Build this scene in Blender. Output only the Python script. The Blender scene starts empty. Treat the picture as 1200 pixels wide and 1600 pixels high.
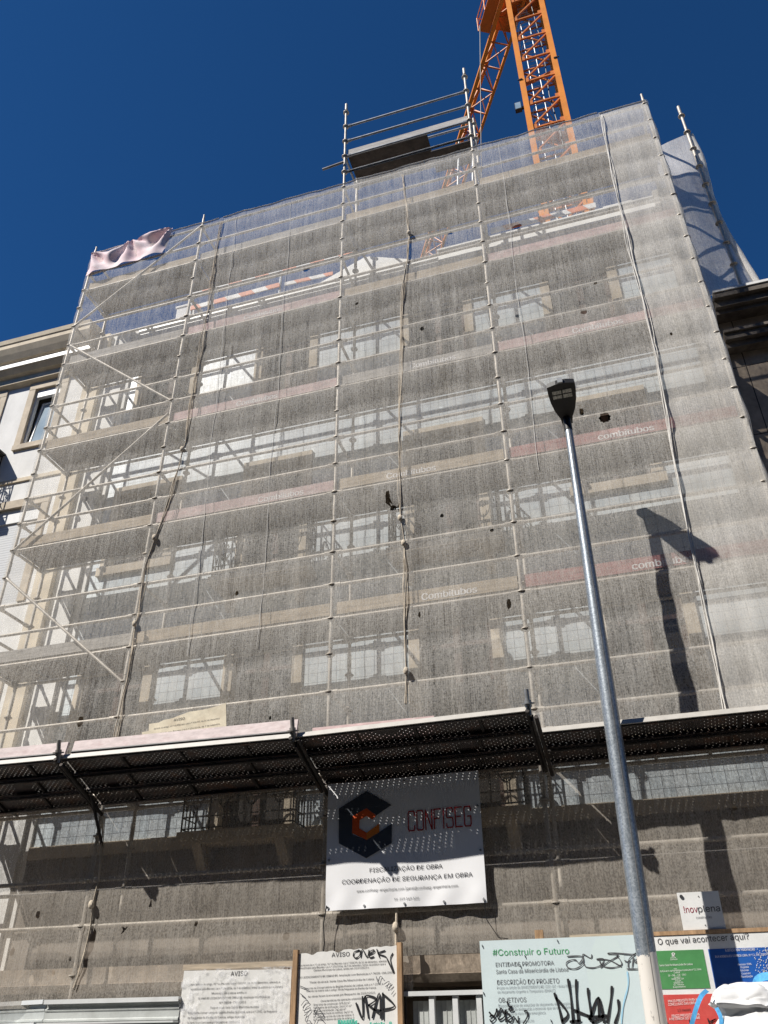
import bpy, bmesh, math, random
from mathutils import Vector, Matrix, noise

SC = bpy.context.scene
COL = SC.collection
rnd = random.Random(7)

# ------------------------------------------------------------------ camera
CR = Vector((0.95572, 0.29417, -0.007938))
CU = Vector((0.166087, -0.516937, 0.839757))
CF = Vector((-0.242927, 0.803891, 0.542905))
FPX = 1287.685
CAMZ = 1.6
cam = bpy.data.cameras.new('camera')
cam.sensor_fit = 'VERTICAL'
cam.sensor_height = 24.0
cam.lens = 24.0 * FPX / 1600.0
cam.clip_end = 3000
cam_o = bpy.data.objects.new('camera', cam)
COL.objects.link(cam_o)
cam_o.matrix_world = Matrix(((CR.x, CU.x, -CF.x, 0), (CR.y, CU.y, -CF.y, 0), (CR.z, CU.z, -CF.z, CAMZ), (0, 0, 0, 1)))
SC.camera = cam_o

# ------------------------------------------------------------------ light
SUN_FROM = Vector((-0.97, -1.0, 1.45)).normalized()
EL = math.asin(SUN_FROM.z)
AZ = math.atan2(SUN_FROM.x, SUN_FROM.y)
w = bpy.data.worlds.new('World')
SC.world = w
w.use_nodes = True
wn = w.node_tree
sky = wn.nodes.new('ShaderNodeTexSky')
sky.sky_type = 'NISHITA'
sky.sun_disc = False
sky.sun_elevation = EL
sky.sun_rotation = AZ
sky.altitude = 2500
sky.air_density = 1.0
sky.dust_density = 0.0
sky.ozone_density = 3.0
bgn = wn.nodes['Background']
bgn.inputs['Strength'].default_value = 0.05
grade = wn.nodes.new('ShaderNodeMix')          # deep blue of a dry high-sun sky
grade.data_type = 'RGBA'
grade.blend_type = 'MULTIPLY'
grade.inputs[0].default_value = 1.0
grade.inputs[7].default_value = (0.34, 0.98, 1.52, 1)
wn.links.new(sky.outputs[0], grade.inputs[6])
wn.links.new(grade.outputs[2], bgn.inputs['Color'])
sl = bpy.data.lights.new('sun', 'SUN')
sl.energy = 5.0
sl.angle = math.radians(0.5)
sl.color = (1.0, 0.955, 0.89)
so = bpy.data.objects.new('sun', sl)
COL.objects.link(so)
so.rotation_euler = SUN_FROM.to_track_quat('Z', 'Y').to_euler()
so.location = SUN_FROM * 60
SC.view_settings.view_transform = 'Standard'
SC.view_settings.look = 'None'
SC.view_settings.gamma = 1.0
SC.view_settings.use_curve_mapping = False
SC.view_settings.exposure = 0.32
SC.cycles.transparent_max_bounces = 24
SC.cycles.max_bounces = 8


def at(px, py, Y):
    d = CR * ((px - 600) / FPX) - CU * ((py - 800) / FPX) + CF
    d = d * (Y / d.y)
    return Vector((d.x, d.y, d.z + CAMZ))


# ------------------------------------------------------------------ materials
class NT:
    def __init__(s, name):
        s.m = bpy.data.materials.new(name)
        s.m.use_nodes = True
        s.t = s.m.node_tree
        s.t.nodes.clear()
        s.out = s.n('ShaderNodeOutputMaterial')

    def n(s, kind, **kw):
        nd = s.t.nodes.new(kind)
        for k, v in kw.items():
            if k.startswith('_'):
                setattr(nd, k[1:], v)
            else:
                nd.inputs[k].default_value = v
        return nd

    def l(s, a, b):
        s.t.links.new(a, b)

    def math(s, op, a, b=0.0, c=None):
        nd = s.n('ShaderNodeMath', _operation=op)
        for i, v in enumerate((a, b) if c is None else (a, b, c)):
            if hasattr(v, 'links'):
                s.l(v, nd.inputs[i])
            else:
                nd.inputs[i].default_value = v
        return nd.outputs[0]

    def coords(s, scale=(1, 1, 1), kind='Object', rot=(0, 0, 0)):
        tc = s.n('ShaderNodeTexCoord')
        mp = s.n('ShaderNodeMapping')
        mp.inputs['Scale'].default_value = scale
        mp.inputs['Rotation'].default_value = rot
        s.l(tc.outputs[kind], mp.inputs['Vector'])
        return mp.outputs[0]

    def noise(s, vec, scale, detail=3, rough=0.55):
        nd = s.n('ShaderNodeTexNoise', Scale=scale, Detail=detail, Roughness=rough)
        s.l(vec, nd.inputs['Vector'])
        return nd.outputs['Fac']

    def ramp(s, fac, stops):
        r = s.n('ShaderNodeValToRGB')
        e = r.color_ramp.elements
        e[0].position, e[0].color = stops[0][0], (*stops[0][1], 1)
        e[1].position, e[1].color = stops[1][0], (*stops[1][1], 1)
        for p, c in stops[2:]:
            k = e.new(p)
            k.color = (*c, 1)
        s.l(fac, r.inputs[0])
        return r.outputs[0]

    def mix(s, fac, a, b, blend='MIX'):
        m = s.n('ShaderNodeMix', _data_type='RGBA', _blend_type=blend)
        for idx, v in ((0, fac), (6, a), (7, b)):
            if hasattr(v, 'links'):
                s.l(v, m.inputs[idx])
            elif idx == 0:
                m.inputs[0].default_value = v
            else:
                m.inputs[idx].default_value = (*v, 1)
        return m.outputs[2]

    def finish(s, color, rough=0.7, metal=0.0, bump=None, bstr=0.3, bdist=0.01, spec=0.4):
        p = s.n('ShaderNodeBsdfPrincipled')
        if hasattr(color, 'links'):
            s.l(color, p.inputs['Base Color'])
        else:
            p.inputs['Base Color'].default_value = (*color, 1)
        if hasattr(rough, 'links'):
            s.l(rough, p.inputs['Roughness'])
        else:
            p.inputs['Roughness'].default_value = rough
        p.inputs['Metallic'].default_value = metal
        p.inputs['Specular IOR Level'].default_value = spec
        if bump is not None:
            b = s.n('ShaderNodeBump', Strength=bstr, Distance=bdist)
            s.l(bump, b.inputs['Height'])
            s.l(b.outputs[0], p.inputs['Normal'])
        s.l(p.outputs[0], s.out.inputs['Surface'])
        s.p = p
        return s.m


def worn(name, c, rough=0.7, var=0.18, scale=6.0, metal=0.0, stretch=(1, 1, 1), fine=60.0, bstr=0.15, spec=0.4, dirt=None, dirt_amt=0.35):
    """plain coloured surface with mottling, fine grain and blotchy wear"""
    t = NT(name)
    v = t.coords(stretch)
    a = t.noise(v, scale, 5, 0.6)
    b = t.noise(v, fine, 3)
    lo = tuple(max(0, x * (1 - var * 1.6)) for x in c)
    hi = tuple(min(1, x * (1 + var)) for x in c)
    col = t.ramp(a, [(0.3, lo), (0.7, hi)])
    gr = t.ramp(b, [(0.3, (1 - var * .7,) * 3), (0.7, (1, 1, 1))])
    col = t.mix(1.0, col, gr, 'MULTIPLY')
    if dirt:
        d = t.noise(t.coords(stretch), scale * 0.6 + 0.37, 6, 0.7)
        f = t.ramp(d, [(0.52, (0, 0, 0)), (0.68, (dirt_amt,) * 3)])
        col = t.mix(f, col, dirt)
    return t.finish(col, rough, metal, b, bstr, 0.004, spec)


def plain(name, c, rough=0.5, metal=0.0, spec=0.4):
    return NT(name).finish(c, rough, metal, spec=spec)


M = {}
M['galv'] = worn('galvanised_steel', (0.36, 0.37, 0.38), 0.5, 0.22, 9, 0.55, (1, 1, 1), 70, 0.1)
M['tube'] = worn('scaffold_tube', (0.56, 0.51, 0.44), 0.55, 0.2, 7, 0.25, (1, 1, 1), 60, 0.1, dirt=(0.35, 0.28, 0.2))
M['tube_dark'] = worn('weathered_tube', (0.30, 0.28, 0.26), 0.6, 0.25, 7, 0.3, (1, 1, 1), 60, 0.1, dirt=(0.10, 0.08, 0.06))
M['rust'] = worn('rusty_bracket', (0.045, 0.038, 0.034), 0.7, 0.35, 9, 0.2, dirt=(0.12, 0.06, 0.03))
M['board'] = worn('deck_plywood', (0.22, 0.18, 0.14), 0.8, 0.25, 5, 0, (1, 6, 1), 40, 0.2, dirt=(0.09, 0.075, 0.06))
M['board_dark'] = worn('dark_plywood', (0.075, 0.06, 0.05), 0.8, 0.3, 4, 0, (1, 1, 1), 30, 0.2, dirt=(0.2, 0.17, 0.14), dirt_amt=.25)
M['wood'] = worn('toe_board_timber', (0.52, 0.43, 0.32), 0.8, 0.22, 3, 0, (1, 8, 12), 22, 0.2, dirt=(0.25, 0.2, 0.15))
M['plank_grey'] = worn('weathered_plank', (0.48, 0.45, 0.41), 0.8, 0.25, 3, 0, (1, 8, 12), 24, 0.3, dirt=(0.2, 0.18, 0.16))
M['red_board'] = worn('red_toe_board', (0.42, 0.20, 0.19), 0.7, 0.2, 4, 0, (1, 4, 6), 40, 0.15, dirt=(0.5, 0.34, 0.3), dirt_amt=.6)
M['pink_board'] = worn('faded_red_board', (0.64, 0.47, 0.45), 0.8, 0.2, 5, 0, (1, 3, 3), 35, 0.2, dirt=(0.66, 0.58, 0.54), dirt_amt=.8)
M['pale_board'] = worn('flaking_pale_board', (0.72, 0.62, 0.60), 0.85, 0.12, 7, 0, (1, 3, 3), 35, 0.2, dirt=(0.50, 0.36, 0.35), dirt_amt=.55)
M['white_print'] = worn('white_print', (0.86, 0.84, 0.82), 0.7, 0.05, 9)
M['steel_edge'] = worn('aluminium_edge', (0.50, 0.475, 0.43), 0.5, 0.08, 8, 0.0, dirt=(0.6, 0.54, 0.46), dirt_amt=.2)
M['stone'] = worn('pale_limestone', (0.60, 0.51, 0.39), 0.8, 0.16, 3.5, 0, (1, 1, 1), 30, 0.3, dirt=(0.36, 0.3, 0.23), dirt_amt=.55)
M['old_stone'] = worn('rough_old_stone', (0.50, 0.41, 0.32), 0.9, 0.25, 5, 0, (1, 1, 1), 24, 0.8, dirt=(0.24, 0.19, 0.15), dirt_amt=.6)
M['pilaster_tan'] = worn('tan_quoin_stone', (0.70, 0.60, 0.45), 0.85, 0.12, 3, 0, (1, 1, 1), 30, 0.3, dirt=(0.5, 0.42, 0.32), dirt_amt=.4)
M['white_plaster'] = worn('white_plaster', (0.80, 0.79, 0.76), 0.85, 0.08, 2.2, 0, (1, 1, .6), 40, 0.15, dirt=(0.62, 0.60, 0.57), dirt_amt=.4)
M['grey_plaster'] = worn('greyed_plaster', (0.42, 0.39, 0.35), 0.9, 0.18, 2.5, 0, (1, 1, .4), 40, 0.3, dirt=(0.3, 0.26, 0.22), dirt_amt=.5)
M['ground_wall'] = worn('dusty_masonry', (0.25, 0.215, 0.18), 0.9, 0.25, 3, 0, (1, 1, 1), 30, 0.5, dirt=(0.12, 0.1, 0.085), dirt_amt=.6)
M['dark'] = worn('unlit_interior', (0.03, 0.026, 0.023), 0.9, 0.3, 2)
M['door_wood'] = worn('old_door_paint', (0.10, 0.06, 0.045), 0.7, 0.3, 3, 0, (6, 6, 1), 30, 0.3)
M['iron'] = worn('black_wrought_iron', (0.025, 0.024, 0.024), 0.6, 0.2, 12)
M['white_paint'] = worn('white_gloss_paint', (0.80, 0.80, 0.78), 0.4, 0.05, 5)
M['orange'] = worn('crane_orange', (0.80, 0.27, 0.035), 0.45, 0.1, 1.5, 0, (1, 1, 1), 30, 0.05, dirt=(0.42, 0.13, 0.03), dirt_amt=.4)
M['orange_dark'] = worn('crane_deep_orange', (0.60, 0.17, 0.025), 0.5, 0.14, 1.5)
M['black_rubber'] = worn('black_cable', (0.015, 0.015, 0.017), 0.5, 0.2, 10)
M['cord'] = worn('dirty_cord', (0.66, 0.57, 0.45), 0.9, 0.2, 10, 0, (1, 1, 1), 80, 0.5, dirt=(0.2, 0.15, 0.11), dirt_amt=.5)
M['hem'] = worn('net_hem', (0.70, 0.67, 0.62), 0.9, 0.14, 10, 0, (1, 1, 1), 80, 0.3)
M['lamp_black'] = worn('lamp_housing', (0.022, 0.021, 0.021), 0.5, 0.15, 20)
M['metal_sheet'] = worn('painted_sheet_steel', (0.50, 0.52, 0.50), 0.45, 0.1, 2.5, 0.1, (1, 1, 1), 40, 0.05, dirt=(0.32, 0.32, 0.3), dirt_amt=.4)
M['metal_white'] = worn('white_sheet_steel', (0.74, 0.75, 0.74), 0.4, 0.07, 2.5, 0.1, dirt=(0.5, 0.5, 0.48), dirt_amt=.3)
M['paper'] = worn('weathered_paper', (0.76, 0.75, 0.72), 0.85, 0.08, 5, 0, (1, 1, 1), 60, 0.1, dirt=(0.58, 0.56, 0.52), dirt_amt=.4)
M['paper_old'] = worn('yellowed_paper', (0.78, 0.70, 0.54), 0.9, 0.12, 6, 0, (1, 1, 1), 60, 0.2, dirt=(0.5, 0.4, 0.28), dirt_amt=.5)
M['ink'] = plain('printing_ink', (0.035, 0.035, 0.04), 0.8)
M['ink_grey'] = plain('grey_printing_ink', (0.20, 0.21, 0.22), 0.8)
M['ink_pale'] = plain('pale_printing_ink', (0.36, 0.40, 0.42), 0.8)
M['marker'] = plain('black_marker', (0.018, 0.018, 0.02), 0.55)
M['marker_grey'] = plain('grey_marker', (0.10, 0.10, 0.105), 0.6)
M['green_ink'] = plain('green_ink', (0.08, 0.36, 0.15), 0.7)
M['teal'] = worn('teal_paint', (0.10, 0.48, 0.36), 0.7, 0.2, 20)
M['panel_blue_pale'] = worn('pale_blue_board', (0.62, 0.72, 0.73), 0.5, 0.05, 2, 0, (1, 1, 1), 50, 0.05)
M['panel_green'] = worn('green_panel', (0.075, 0.27, 0.09), 0.5, 0.08, 6, dirt=(0.2, 0.36, 0.18), dirt_amt=.3)
M['panel_blue'] = worn('blue_panel', (0.012, 0.10, 0.42), 0.45, 0.08, 6, dirt=(0.03, 0.16, 0.46), dirt_amt=.3)
M['panel_red'] = worn('red_panel', (0.62, 0.075, 0.065), 0.5, 0.08, 6, dirt=(0.66, 0.16, 0.13), dirt_amt=.3)
M['panel_white'] = worn('white_panel', (0.78, 0.78, 0.76), 0.45, 0.06, 4, dirt=(0.62, 0.6, 0.56), dirt_amt=.3)
M['batten'] = worn('pine_batten', (0.46, 0.29, 0.16), 0.8, 0.25, 4, 0, (6, 6, 1), 40, 0.2, dirt=(0.22, 0.13, 0.07), dirt_amt=.5)
M['bag'] = worn('woven_bag_fabric', (0.70, 0.70, 0.695), 0.8, 0.06, 9, 0, (.5, 1, 1.6), 11, 0.9)
M['strap'] = worn('blue_webbing', (0.10, 0.42, 0.78), 0.7, 0.15, 30)
M['skip'] = worn('skip_paint', (0.22, 0.20, 0.07), 0.6, 0.2, 4)
M['asphalt'] = worn('asphalt', (0.05, 0.05, 0.052), 0.9, 0.25, 3, 0, (1, 1, 1), 160, 0.5)
M['paving'] = worn('limestone_paving', (0.11, 0.105, 0.10), 0.85, 0.2, 2, 0, (1, 1, 1), 14, 0.5)
M['red_paint'] = worn('fluorescent_red', (0.75, 0.16, 0.07), 0.6, 0.1, 5)
M['logo_dark'] = plain('dark_slate_print', (0.055, 0.064, 0.08), 0.6)
M['logo_mid'] = plain('slate_print', (0.055, 0.065, 0.085), 0.6)
M['logo_orange'] = plain('orange_print', (0.75, 0.10, 0.015), 0.6)
M['logo_amber'] = plain('amber_print', (0.75, 0.20, 0.02), 0.6)
M['logo_red'] = plain('red_print', (0.42, 0.015, 0.02), 0.6)
M['logo_crimson'] = plain('crimson_print', (0.30, 0.02, 0.05), 0.6)


def mat_glass():
    t = NT('window_glass')
    v = t.coords((1, 1, 1))
    c = t.ramp(t.noise(v, 1.4, 2), [(0.35, (0.22, 0.30, 0.36)), (0.7, (0.40, 0.48, 0.54))])
    return t.finish(c, 0.08, 0, spec=0.8)


M['glass'] = mat_glass()


def mat_lens():
    t = NT('lamp_lens')
    v = t.coords((1, 1, 1))
    c = t.ramp(t.noise(v, 40, 2), [(0.4, (0.30, 0.30, 0.26)), (0.6, (0.62, 0.61, 0.54))])
    return t.finish(c, 0.25, 0, spec=0.6)


M['lens'] = mat_lens()


def mat_tiles():
    t = NT('glazed_wall_tiles')
    tc = t.n('ShaderNodeTexCoord')
    sep = t.n('ShaderNodeSeparateXYZ')
    t.l(tc.outputs['Object'], sep.inputs[0])
    cb = t.n('ShaderNodeCombineXYZ')
    t.l(sep.outputs[0], cb.inputs[0])
    t.l(sep.outputs[2], cb.inputs[1])
    br = t.n('ShaderNodeTexBrick')
    br.offset = 0.0
    br.inputs['Scale'].default_value = 1.0
    br.inputs['Brick Width'].default_value = 0.14
    br.inputs['Row Height'].default_value = 0.14
    br.inputs['Mortar Size'].default_value = 0.004
    br.inputs['Mortar Smooth'].default_value = 0.2
    br.inputs['Color1'].default_value = (0.66, 0.74, 0.78, 1)
    br.inputs['Color2'].default_value = (0.76, 0.82, 0.84, 1)
    br.inputs['Mortar'].default_value = (0.24, 0.26, 0.28, 1)
    t.l(cb.outputs[0], br.inputs['Vector'])
    big = t.noise(t.coords((1, 1, 1)), 1.3, 5, 0.65)
    f = t.ramp(big, [(0.35, (0.74, 0.74, 0.76)), (0.65, (1, 1, 1))])
    col = t.mix(1.0, br.outputs['Color'], f, 'MULTIPLY')
    st = t.noise(t.coords((5, 5, 0.5)), 2.0, 4, 0.6)
    f2 = t.ramp(st, [(0.55, (0, 0, 0)), (0.75, (0.5, 0.5, 0.5))])
    col = t.mix(f2, col, (0.42, 0.41, 0.40))
    return t.finish(col, 0.35, 0, br.outputs['Fac'], -0.2, 0.004)


M['tiles'] = mat_tiles()


def mat_slabs():
    """brown limestone ashlar of the right-hand neighbour"""
    t = NT('brown_ashlar')
    tc = t.n('ShaderNodeTexCoord')
    sep = t.n('ShaderNodeSeparateXYZ')
    t.l(tc.outputs['Object'], sep.inputs[0])
    cb = t.n('ShaderNodeCombineXYZ')
    t.l(sep.outputs[0], cb.inputs[0])
    t.l(sep.outputs[2], cb.inputs[1])
    br = t.n('ShaderNodeTexBrick')
    br.offset = 0.0
    br.inputs['Scale'].default_value = 1.0
    br.inputs['Brick Width'].default_value = 0.62
    br.inputs['Row Height'].default_value = 1.25
    br.inputs['Mortar Size'].default_value = 0.008
    br.inputs['Color1'].default_value = (0.32, 0.24, 0.17, 1)
    br.inputs['Color2'].default_value = (0.46, 0.38, 0.29, 1)
    br.inputs['Mortar'].default_value = (0.05, 0.04, 0.035, 1)
    t.l(cb.outputs[0], br.inputs['Vector'])
    big = t.noise(t.coords((1, 1, 1)), 3.0, 6, 0.7)
    f = t.ramp(big, [(0.35, (0.55, 0.55, 0.58)), (0.65, (1, 1, 1))])
    col = t.mix(1.0, br.outputs['Color'], f, 'MULTIPLY')
    return t.finish(col, 0.8, 0, big, 0.3, 0.01)


M['ashlar'] = mat_slabs()


def mat_net(name, base, color, fold=0.5, seed=0.0, warm=0.0, weave_amt=0.6):
    """knitted debris netting: strands are diffuse + translucent, the gaps between them clear"""
    t = NT(name)
    tc = t.n('ShaderNodeTexCoord')
    sep = t.n('ShaderNodeSeparateXYZ')
    off = t.n('ShaderNodeVectorMath', _operation='ADD')
    t.l(tc.outputs['Object'], off.inputs[0])
    off.inputs[1].default_value = (seed, seed * 0.3, seed * 0.7)
    v = off.outputs[0]
    t.l(v, sep.inputs[0])

    def sc(k):
        m = t.n('ShaderNodeVectorMath', _operation='MULTIPLY')
        t.l(v, m.inputs[0])
        m.inputs[1].default_value = k
        return m.outputs[0]
    warp = t.math('MULTIPLY', t.math('SUBTRACT', t.noise(sc((1, 1, 1)), 1.7, 3), 0.5), 0.10)
    xw = t.math('ADD', sep.outputs[0], warp)
    ribs = t.math('SINE', t.math('MULTIPLY', xw, 2 * math.pi / 0.0285))
    rows = t.math('SINE', t.math('MULTIPLY', t.math('ADD', sep.outputs[2], t.math('MULTIPLY', warp, 0.6)), 2 * math.pi / 0.031))
    weave = t.math('ADD', t.math('MULTIPLY', ribs, 0.55), t.math('MULTIPLY', rows, 0.35))
    grain = t.math('SUBTRACT', t.noise(sc((1, 1, 1)), 34, 2, 0.7), 0.5)
    streak = t.math('SUBTRACT', t.noise(sc((20, 20, 0.33)), 1.0, 4, 0.75), 0.5)
    cloud = t.math('SUBTRACT', t.noise(sc((1, 1, 1)), 0.7, 4, 0.6), 0.5)
    dark_thread = t.ramp(t.noise(sc((34, 34, 0.22)), 1.0, 2, 0.5), [(0.30, (1, 1, 1)), (0.37, (0, 0, 0))])
    a = t.math('ADD', base, t.math('MULTIPLY', weave, 0.085 * weave_amt))
    speck = t.math('SUBTRACT', t.noise(sc((95, 60, 48)), 1.0, 1, 0.5), 0.5)
    a = t.math('ADD', a, t.math('MULTIPLY', speck, 0.6))
    fine_streak = t.math('SUBTRACT', t.noise(sc((62, 62, 0.9)), 1.0, 3, 0.7), 0.5)
    a = t.math('ADD', a, t.math('MULTIPLY', fine_streak, 0.5))
    a = t.math('ADD', a, t.math('MULTIPLY', grain, 0.42))
    a = t.math('ADD', a, t.math('MULTIPLY', streak, 0.34 * fold * 2))
    a = t.math('ADD', a, t.math('MULTIPLY', cloud, 0.15))
    a = t.math('SUBTRACT', a, t.math('MULTIPLY', dark_thread, 0.11))
    cl = t.n('ShaderNodeClamp', Min=0.06, Max=0.97)
    t.l(a, cl.inputs['Value'])
    dirt = t.noise(sc((3, 3, 0.6)), 1.1, 5, 0.65)
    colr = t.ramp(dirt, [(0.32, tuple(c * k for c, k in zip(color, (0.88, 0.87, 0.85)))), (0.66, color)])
    df = t.n('ShaderNodeBsdfDiffuse')
    tr = t.n('ShaderNodeBsdfTranslucent')
    t.l(colr, df.inputs['Color'])
    t.l(colr, tr.inputs['Color'])
    m1 = t.n('ShaderNodeMixShader')
    m1.inputs[0].default_value = 0.25
    t.l(df.outputs[0], m1.inputs[1])
    t.l(tr.outputs[0], m1.inputs[2])
    tp = t.n('ShaderNodeBsdfTransparent')
    m2 = t.n('ShaderNodeMixShader')
    t.l(cl.outputs[0], m2.inputs[0])
    t.l(tp.outputs[0], m2.inputs[1])
    t.l(m1.outputs[0], m2.inputs[2])
    t.l(m2.outputs[0], t.out.inputs['Surface'])
    return t.m


NETC = (0.80, 0.77, 0.715)
M['net'] = mat_net('debris_net', 0.405, NETC, 0.5, 0.0)
M['net_left'] = mat_net('thin_debris_net', 0.34, NETC, 0.5, 3.1)
M['net_double'] = mat_net('doubled_debris_net', 0.70, NETC, 0.4, 6.2)
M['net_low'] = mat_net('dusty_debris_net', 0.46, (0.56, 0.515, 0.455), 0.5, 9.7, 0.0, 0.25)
M['net_side'] = mat_net('plastic_net', 0.78, (0.74, 0.73, 0.72), 0.3, 4.4)


def mat_perf():
    t = NT('perforated_steel')
    uv = t.n('ShaderNodeUVMap')
    uv.uv_map = 'UVMap'
    sep = t.n('ShaderNodeSeparateXYZ')
    t.l(uv.outputs[0], sep.inputs[0])
    row = t.math('DIVIDE', sep.outputs[1], 0.030)
    rf = t.math('FLOOR', row)
    shift = t.math('MULTIPLY', t.math('MODULO', rf, 2.0), 0.5)
    u = t.math('FRACT', t.math('ADD', t.math('DIVIDE', sep.outputs[0], 0.068), shift))
    vv = t.math('FRACT', row)
    du = t.math('MULTIPLY', t.math('SUBTRACT', u, 0.5), 0.068)
    dv = t.math('MULTIPLY', t.math('SUBTRACT', vv, 0.5), 0.030)
    d2 = t.math('ADD', t.math('MULTIPLY', du, du), t.math('MULTIPLY', dv, dv))
    nz = t.noise(uv.outputs[0], 1.6, 3)
    rad = t.math('MULTIPLY', t.math('GREATER_THAN', nz, 0.40), 0.0042 ** 2)
    hole = t.math('LESS_THAN', d2, rad)
    v = t.coords((1, 1, 1))
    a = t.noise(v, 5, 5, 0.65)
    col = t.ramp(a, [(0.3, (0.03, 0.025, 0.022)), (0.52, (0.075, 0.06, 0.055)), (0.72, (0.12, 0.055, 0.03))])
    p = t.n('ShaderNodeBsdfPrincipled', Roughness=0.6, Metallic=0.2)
    t.l(col, p.inputs['Base Color'])
    tp = t.n('ShaderNodeBsdfTransparent')
    mx = t.n('ShaderNodeMixShader')
    t.l(hole, mx.inputs[0])
    t.l(p.outputs[0], mx.inputs[1])
    t.l(tp.outputs[0], mx.inputs[2])
    t.l(mx.outputs[0], t.out.inputs['Surface'])
    return t.m


M['perf'] = mat_perf()


def mat_pole():
    """galvanised pole whose lowest two metres are coated white, with a ragged upper edge"""
    t = NT('galvanised_pole')
    tc = t.n('ShaderNodeTexCoord')
    sep = t.n('ShaderNodeSeparateXYZ')
    t.l(tc.outputs['Object'], sep.inputs[0])
    v = t.coords((1, 1, 1))
    rag = t.math('MULTIPLY', t.math('SUBTRACT', t.noise(v, 14, 4, 0.7), 0.5), 0.34)
    z = t.math('ADD', sep.outputs[2], rag)
    white = t.math('LESS_THAN', z, 2.24)
    vor = t.n('ShaderNodeTexVoronoi', Scale=70)
    t.l(v, vor.inputs['Vector'])
    sp = t.ramp(vor.outputs['Color'], [(0.2, (0.25, 0.285, 0.32)), (0.8, (0.42, 0.46, 0.50))])
    big = t.ramp(t.noise(t.coords((1, 1, .3)), 6, 4), [(0.3, (0.72, 0.72, 0.72)), (0.7, (1, 1, 1))])
    steel = t.mix(1.0, sp, big, 'MULTIPLY')
    d = t.ramp(t.noise(t.coords((1, 1, .4)), 18, 5, 0.75), [(0.60, (0, 0, 0)), (0.68, (.8, .8, .8))])
    wh = t.mix(d, (0.70, 0.66, 0.60), (0.20, 0.18, 0.17))
    col = t.mix(white, steel, wh)
    m = t.finish(col, 0.42, 0, t.noise(v, 60, 3), 0.15, 0.003)
    mt = t.math('MULTIPLY', t.math('SUBTRACT', 1.0, white), 0.55)
    t.l(mt, t.p.inputs['Metallic'])
    return m


M['pole'] = mat_pole()


def mat_stripes(name, ca, cb_, period):
    t = NT(name)
    tc = t.n('ShaderNodeTexCoord')
    sep = t.n('ShaderNodeSeparateXYZ')
    t.l(tc.outputs['Object'], sep.inputs[0])
    s = t.math('FRACT', t.math('DIVIDE', t.math('ADD', sep.outputs[0], t.math('MULTIPLY', sep.outputs[2], 0.7)), period))
    f = t.math('GREATER_THAN', s, 0.5)
    col = t.mix(f, ca, cb_)
    g = t.ramp(t.noise(t.coords((1, 1, 1)), 9, 4), [(0.3, (0.75, 0.75, 0.75)), (0.7, (1, 1, 1))])
    return t.finish(t.mix(1.0, col, g, 'MULTIPLY'), 0.6)


M['stripes'] = mat_stripes('red_white_stripes', (0.80, 0.78, 0.74), (0.72, 0.22, 0.10), 0.62)


def mat_shutter():
    t = NT('roller_shutter_slats')
    tc = t.n('ShaderNodeTexCoord')
    sep = t.n('ShaderNodeSeparateXYZ')
    t.l(tc.outputs['Object'], sep.inputs[0])
    s = t.math('FRACT', t.math('DIVIDE', sep.outputs[2], 0.052))
    col = t.ramp(s, [(0.0, (0.30, 0.31, 0.32)), (0.22, (0.74, 0.75, 0.75))])
    return t.finish(col, 0.5, 0, s, 0.5, 0.01)


M['shutter'] = mat_shutter()


def mat_sheet():
    t = NT('faded_printed_sheet')
    v = t.coords((1, 1, 1))
    a = t.noise(v, 2.2, 4, 0.6)
    col = t.ramp(a, [(0.42, (0.76, 0.56, 0.57)), (0.60, (0.82, 0.70, 0.69))])
    d = t.ramp(t.noise(v, 5.0, 5, 0.7), [(0.62, (0, 0, 0)), (0.70, (.8, .8, .8))])
    col = t.mix(d, col, (0.42, 0.12, 0.14))
    return t.finish(col, 0.75)


M['sheet'] = mat_sheet()


def mat_film():
    t = NT('crumpled_film')
    v = t.coords((1, 1, 1))
    n1 = t.noise(v, 16, 6, 0.7)
    p = t.n('ShaderNodeBsdfPrincipled', Roughness=0.25)
    p.inputs['Base Color'].default_value = (0.82, 0.82, 0.83, 1)
    b = t.n('ShaderNodeBump', Strength=0.5, Distance=0.012)
    t.l(n1, b.inputs['Height'])
    t.l(b.outputs[0], p.inputs['Normal'])
    tp = t.n('ShaderNodeBsdfTransparent')
    mx = t.n('ShaderNodeMixShader')
    f = t.ramp(t.noise(v, 5, 6, 0.75), [(0.50, (0.02, 0.02, 0.02)), (0.63, (0.55, 0.55, 0.55))])  # milky patches put the film's glare into its opacity
    t.l(f, mx.inputs[0])
    t.l(tp.outputs[0], mx.inputs[1])
    t.l(p.outputs[0], mx.inputs[2])
    t.l(mx.outputs[0], t.out.inputs['Surface'])
    return t.m


M['film'] = mat_film()


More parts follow.
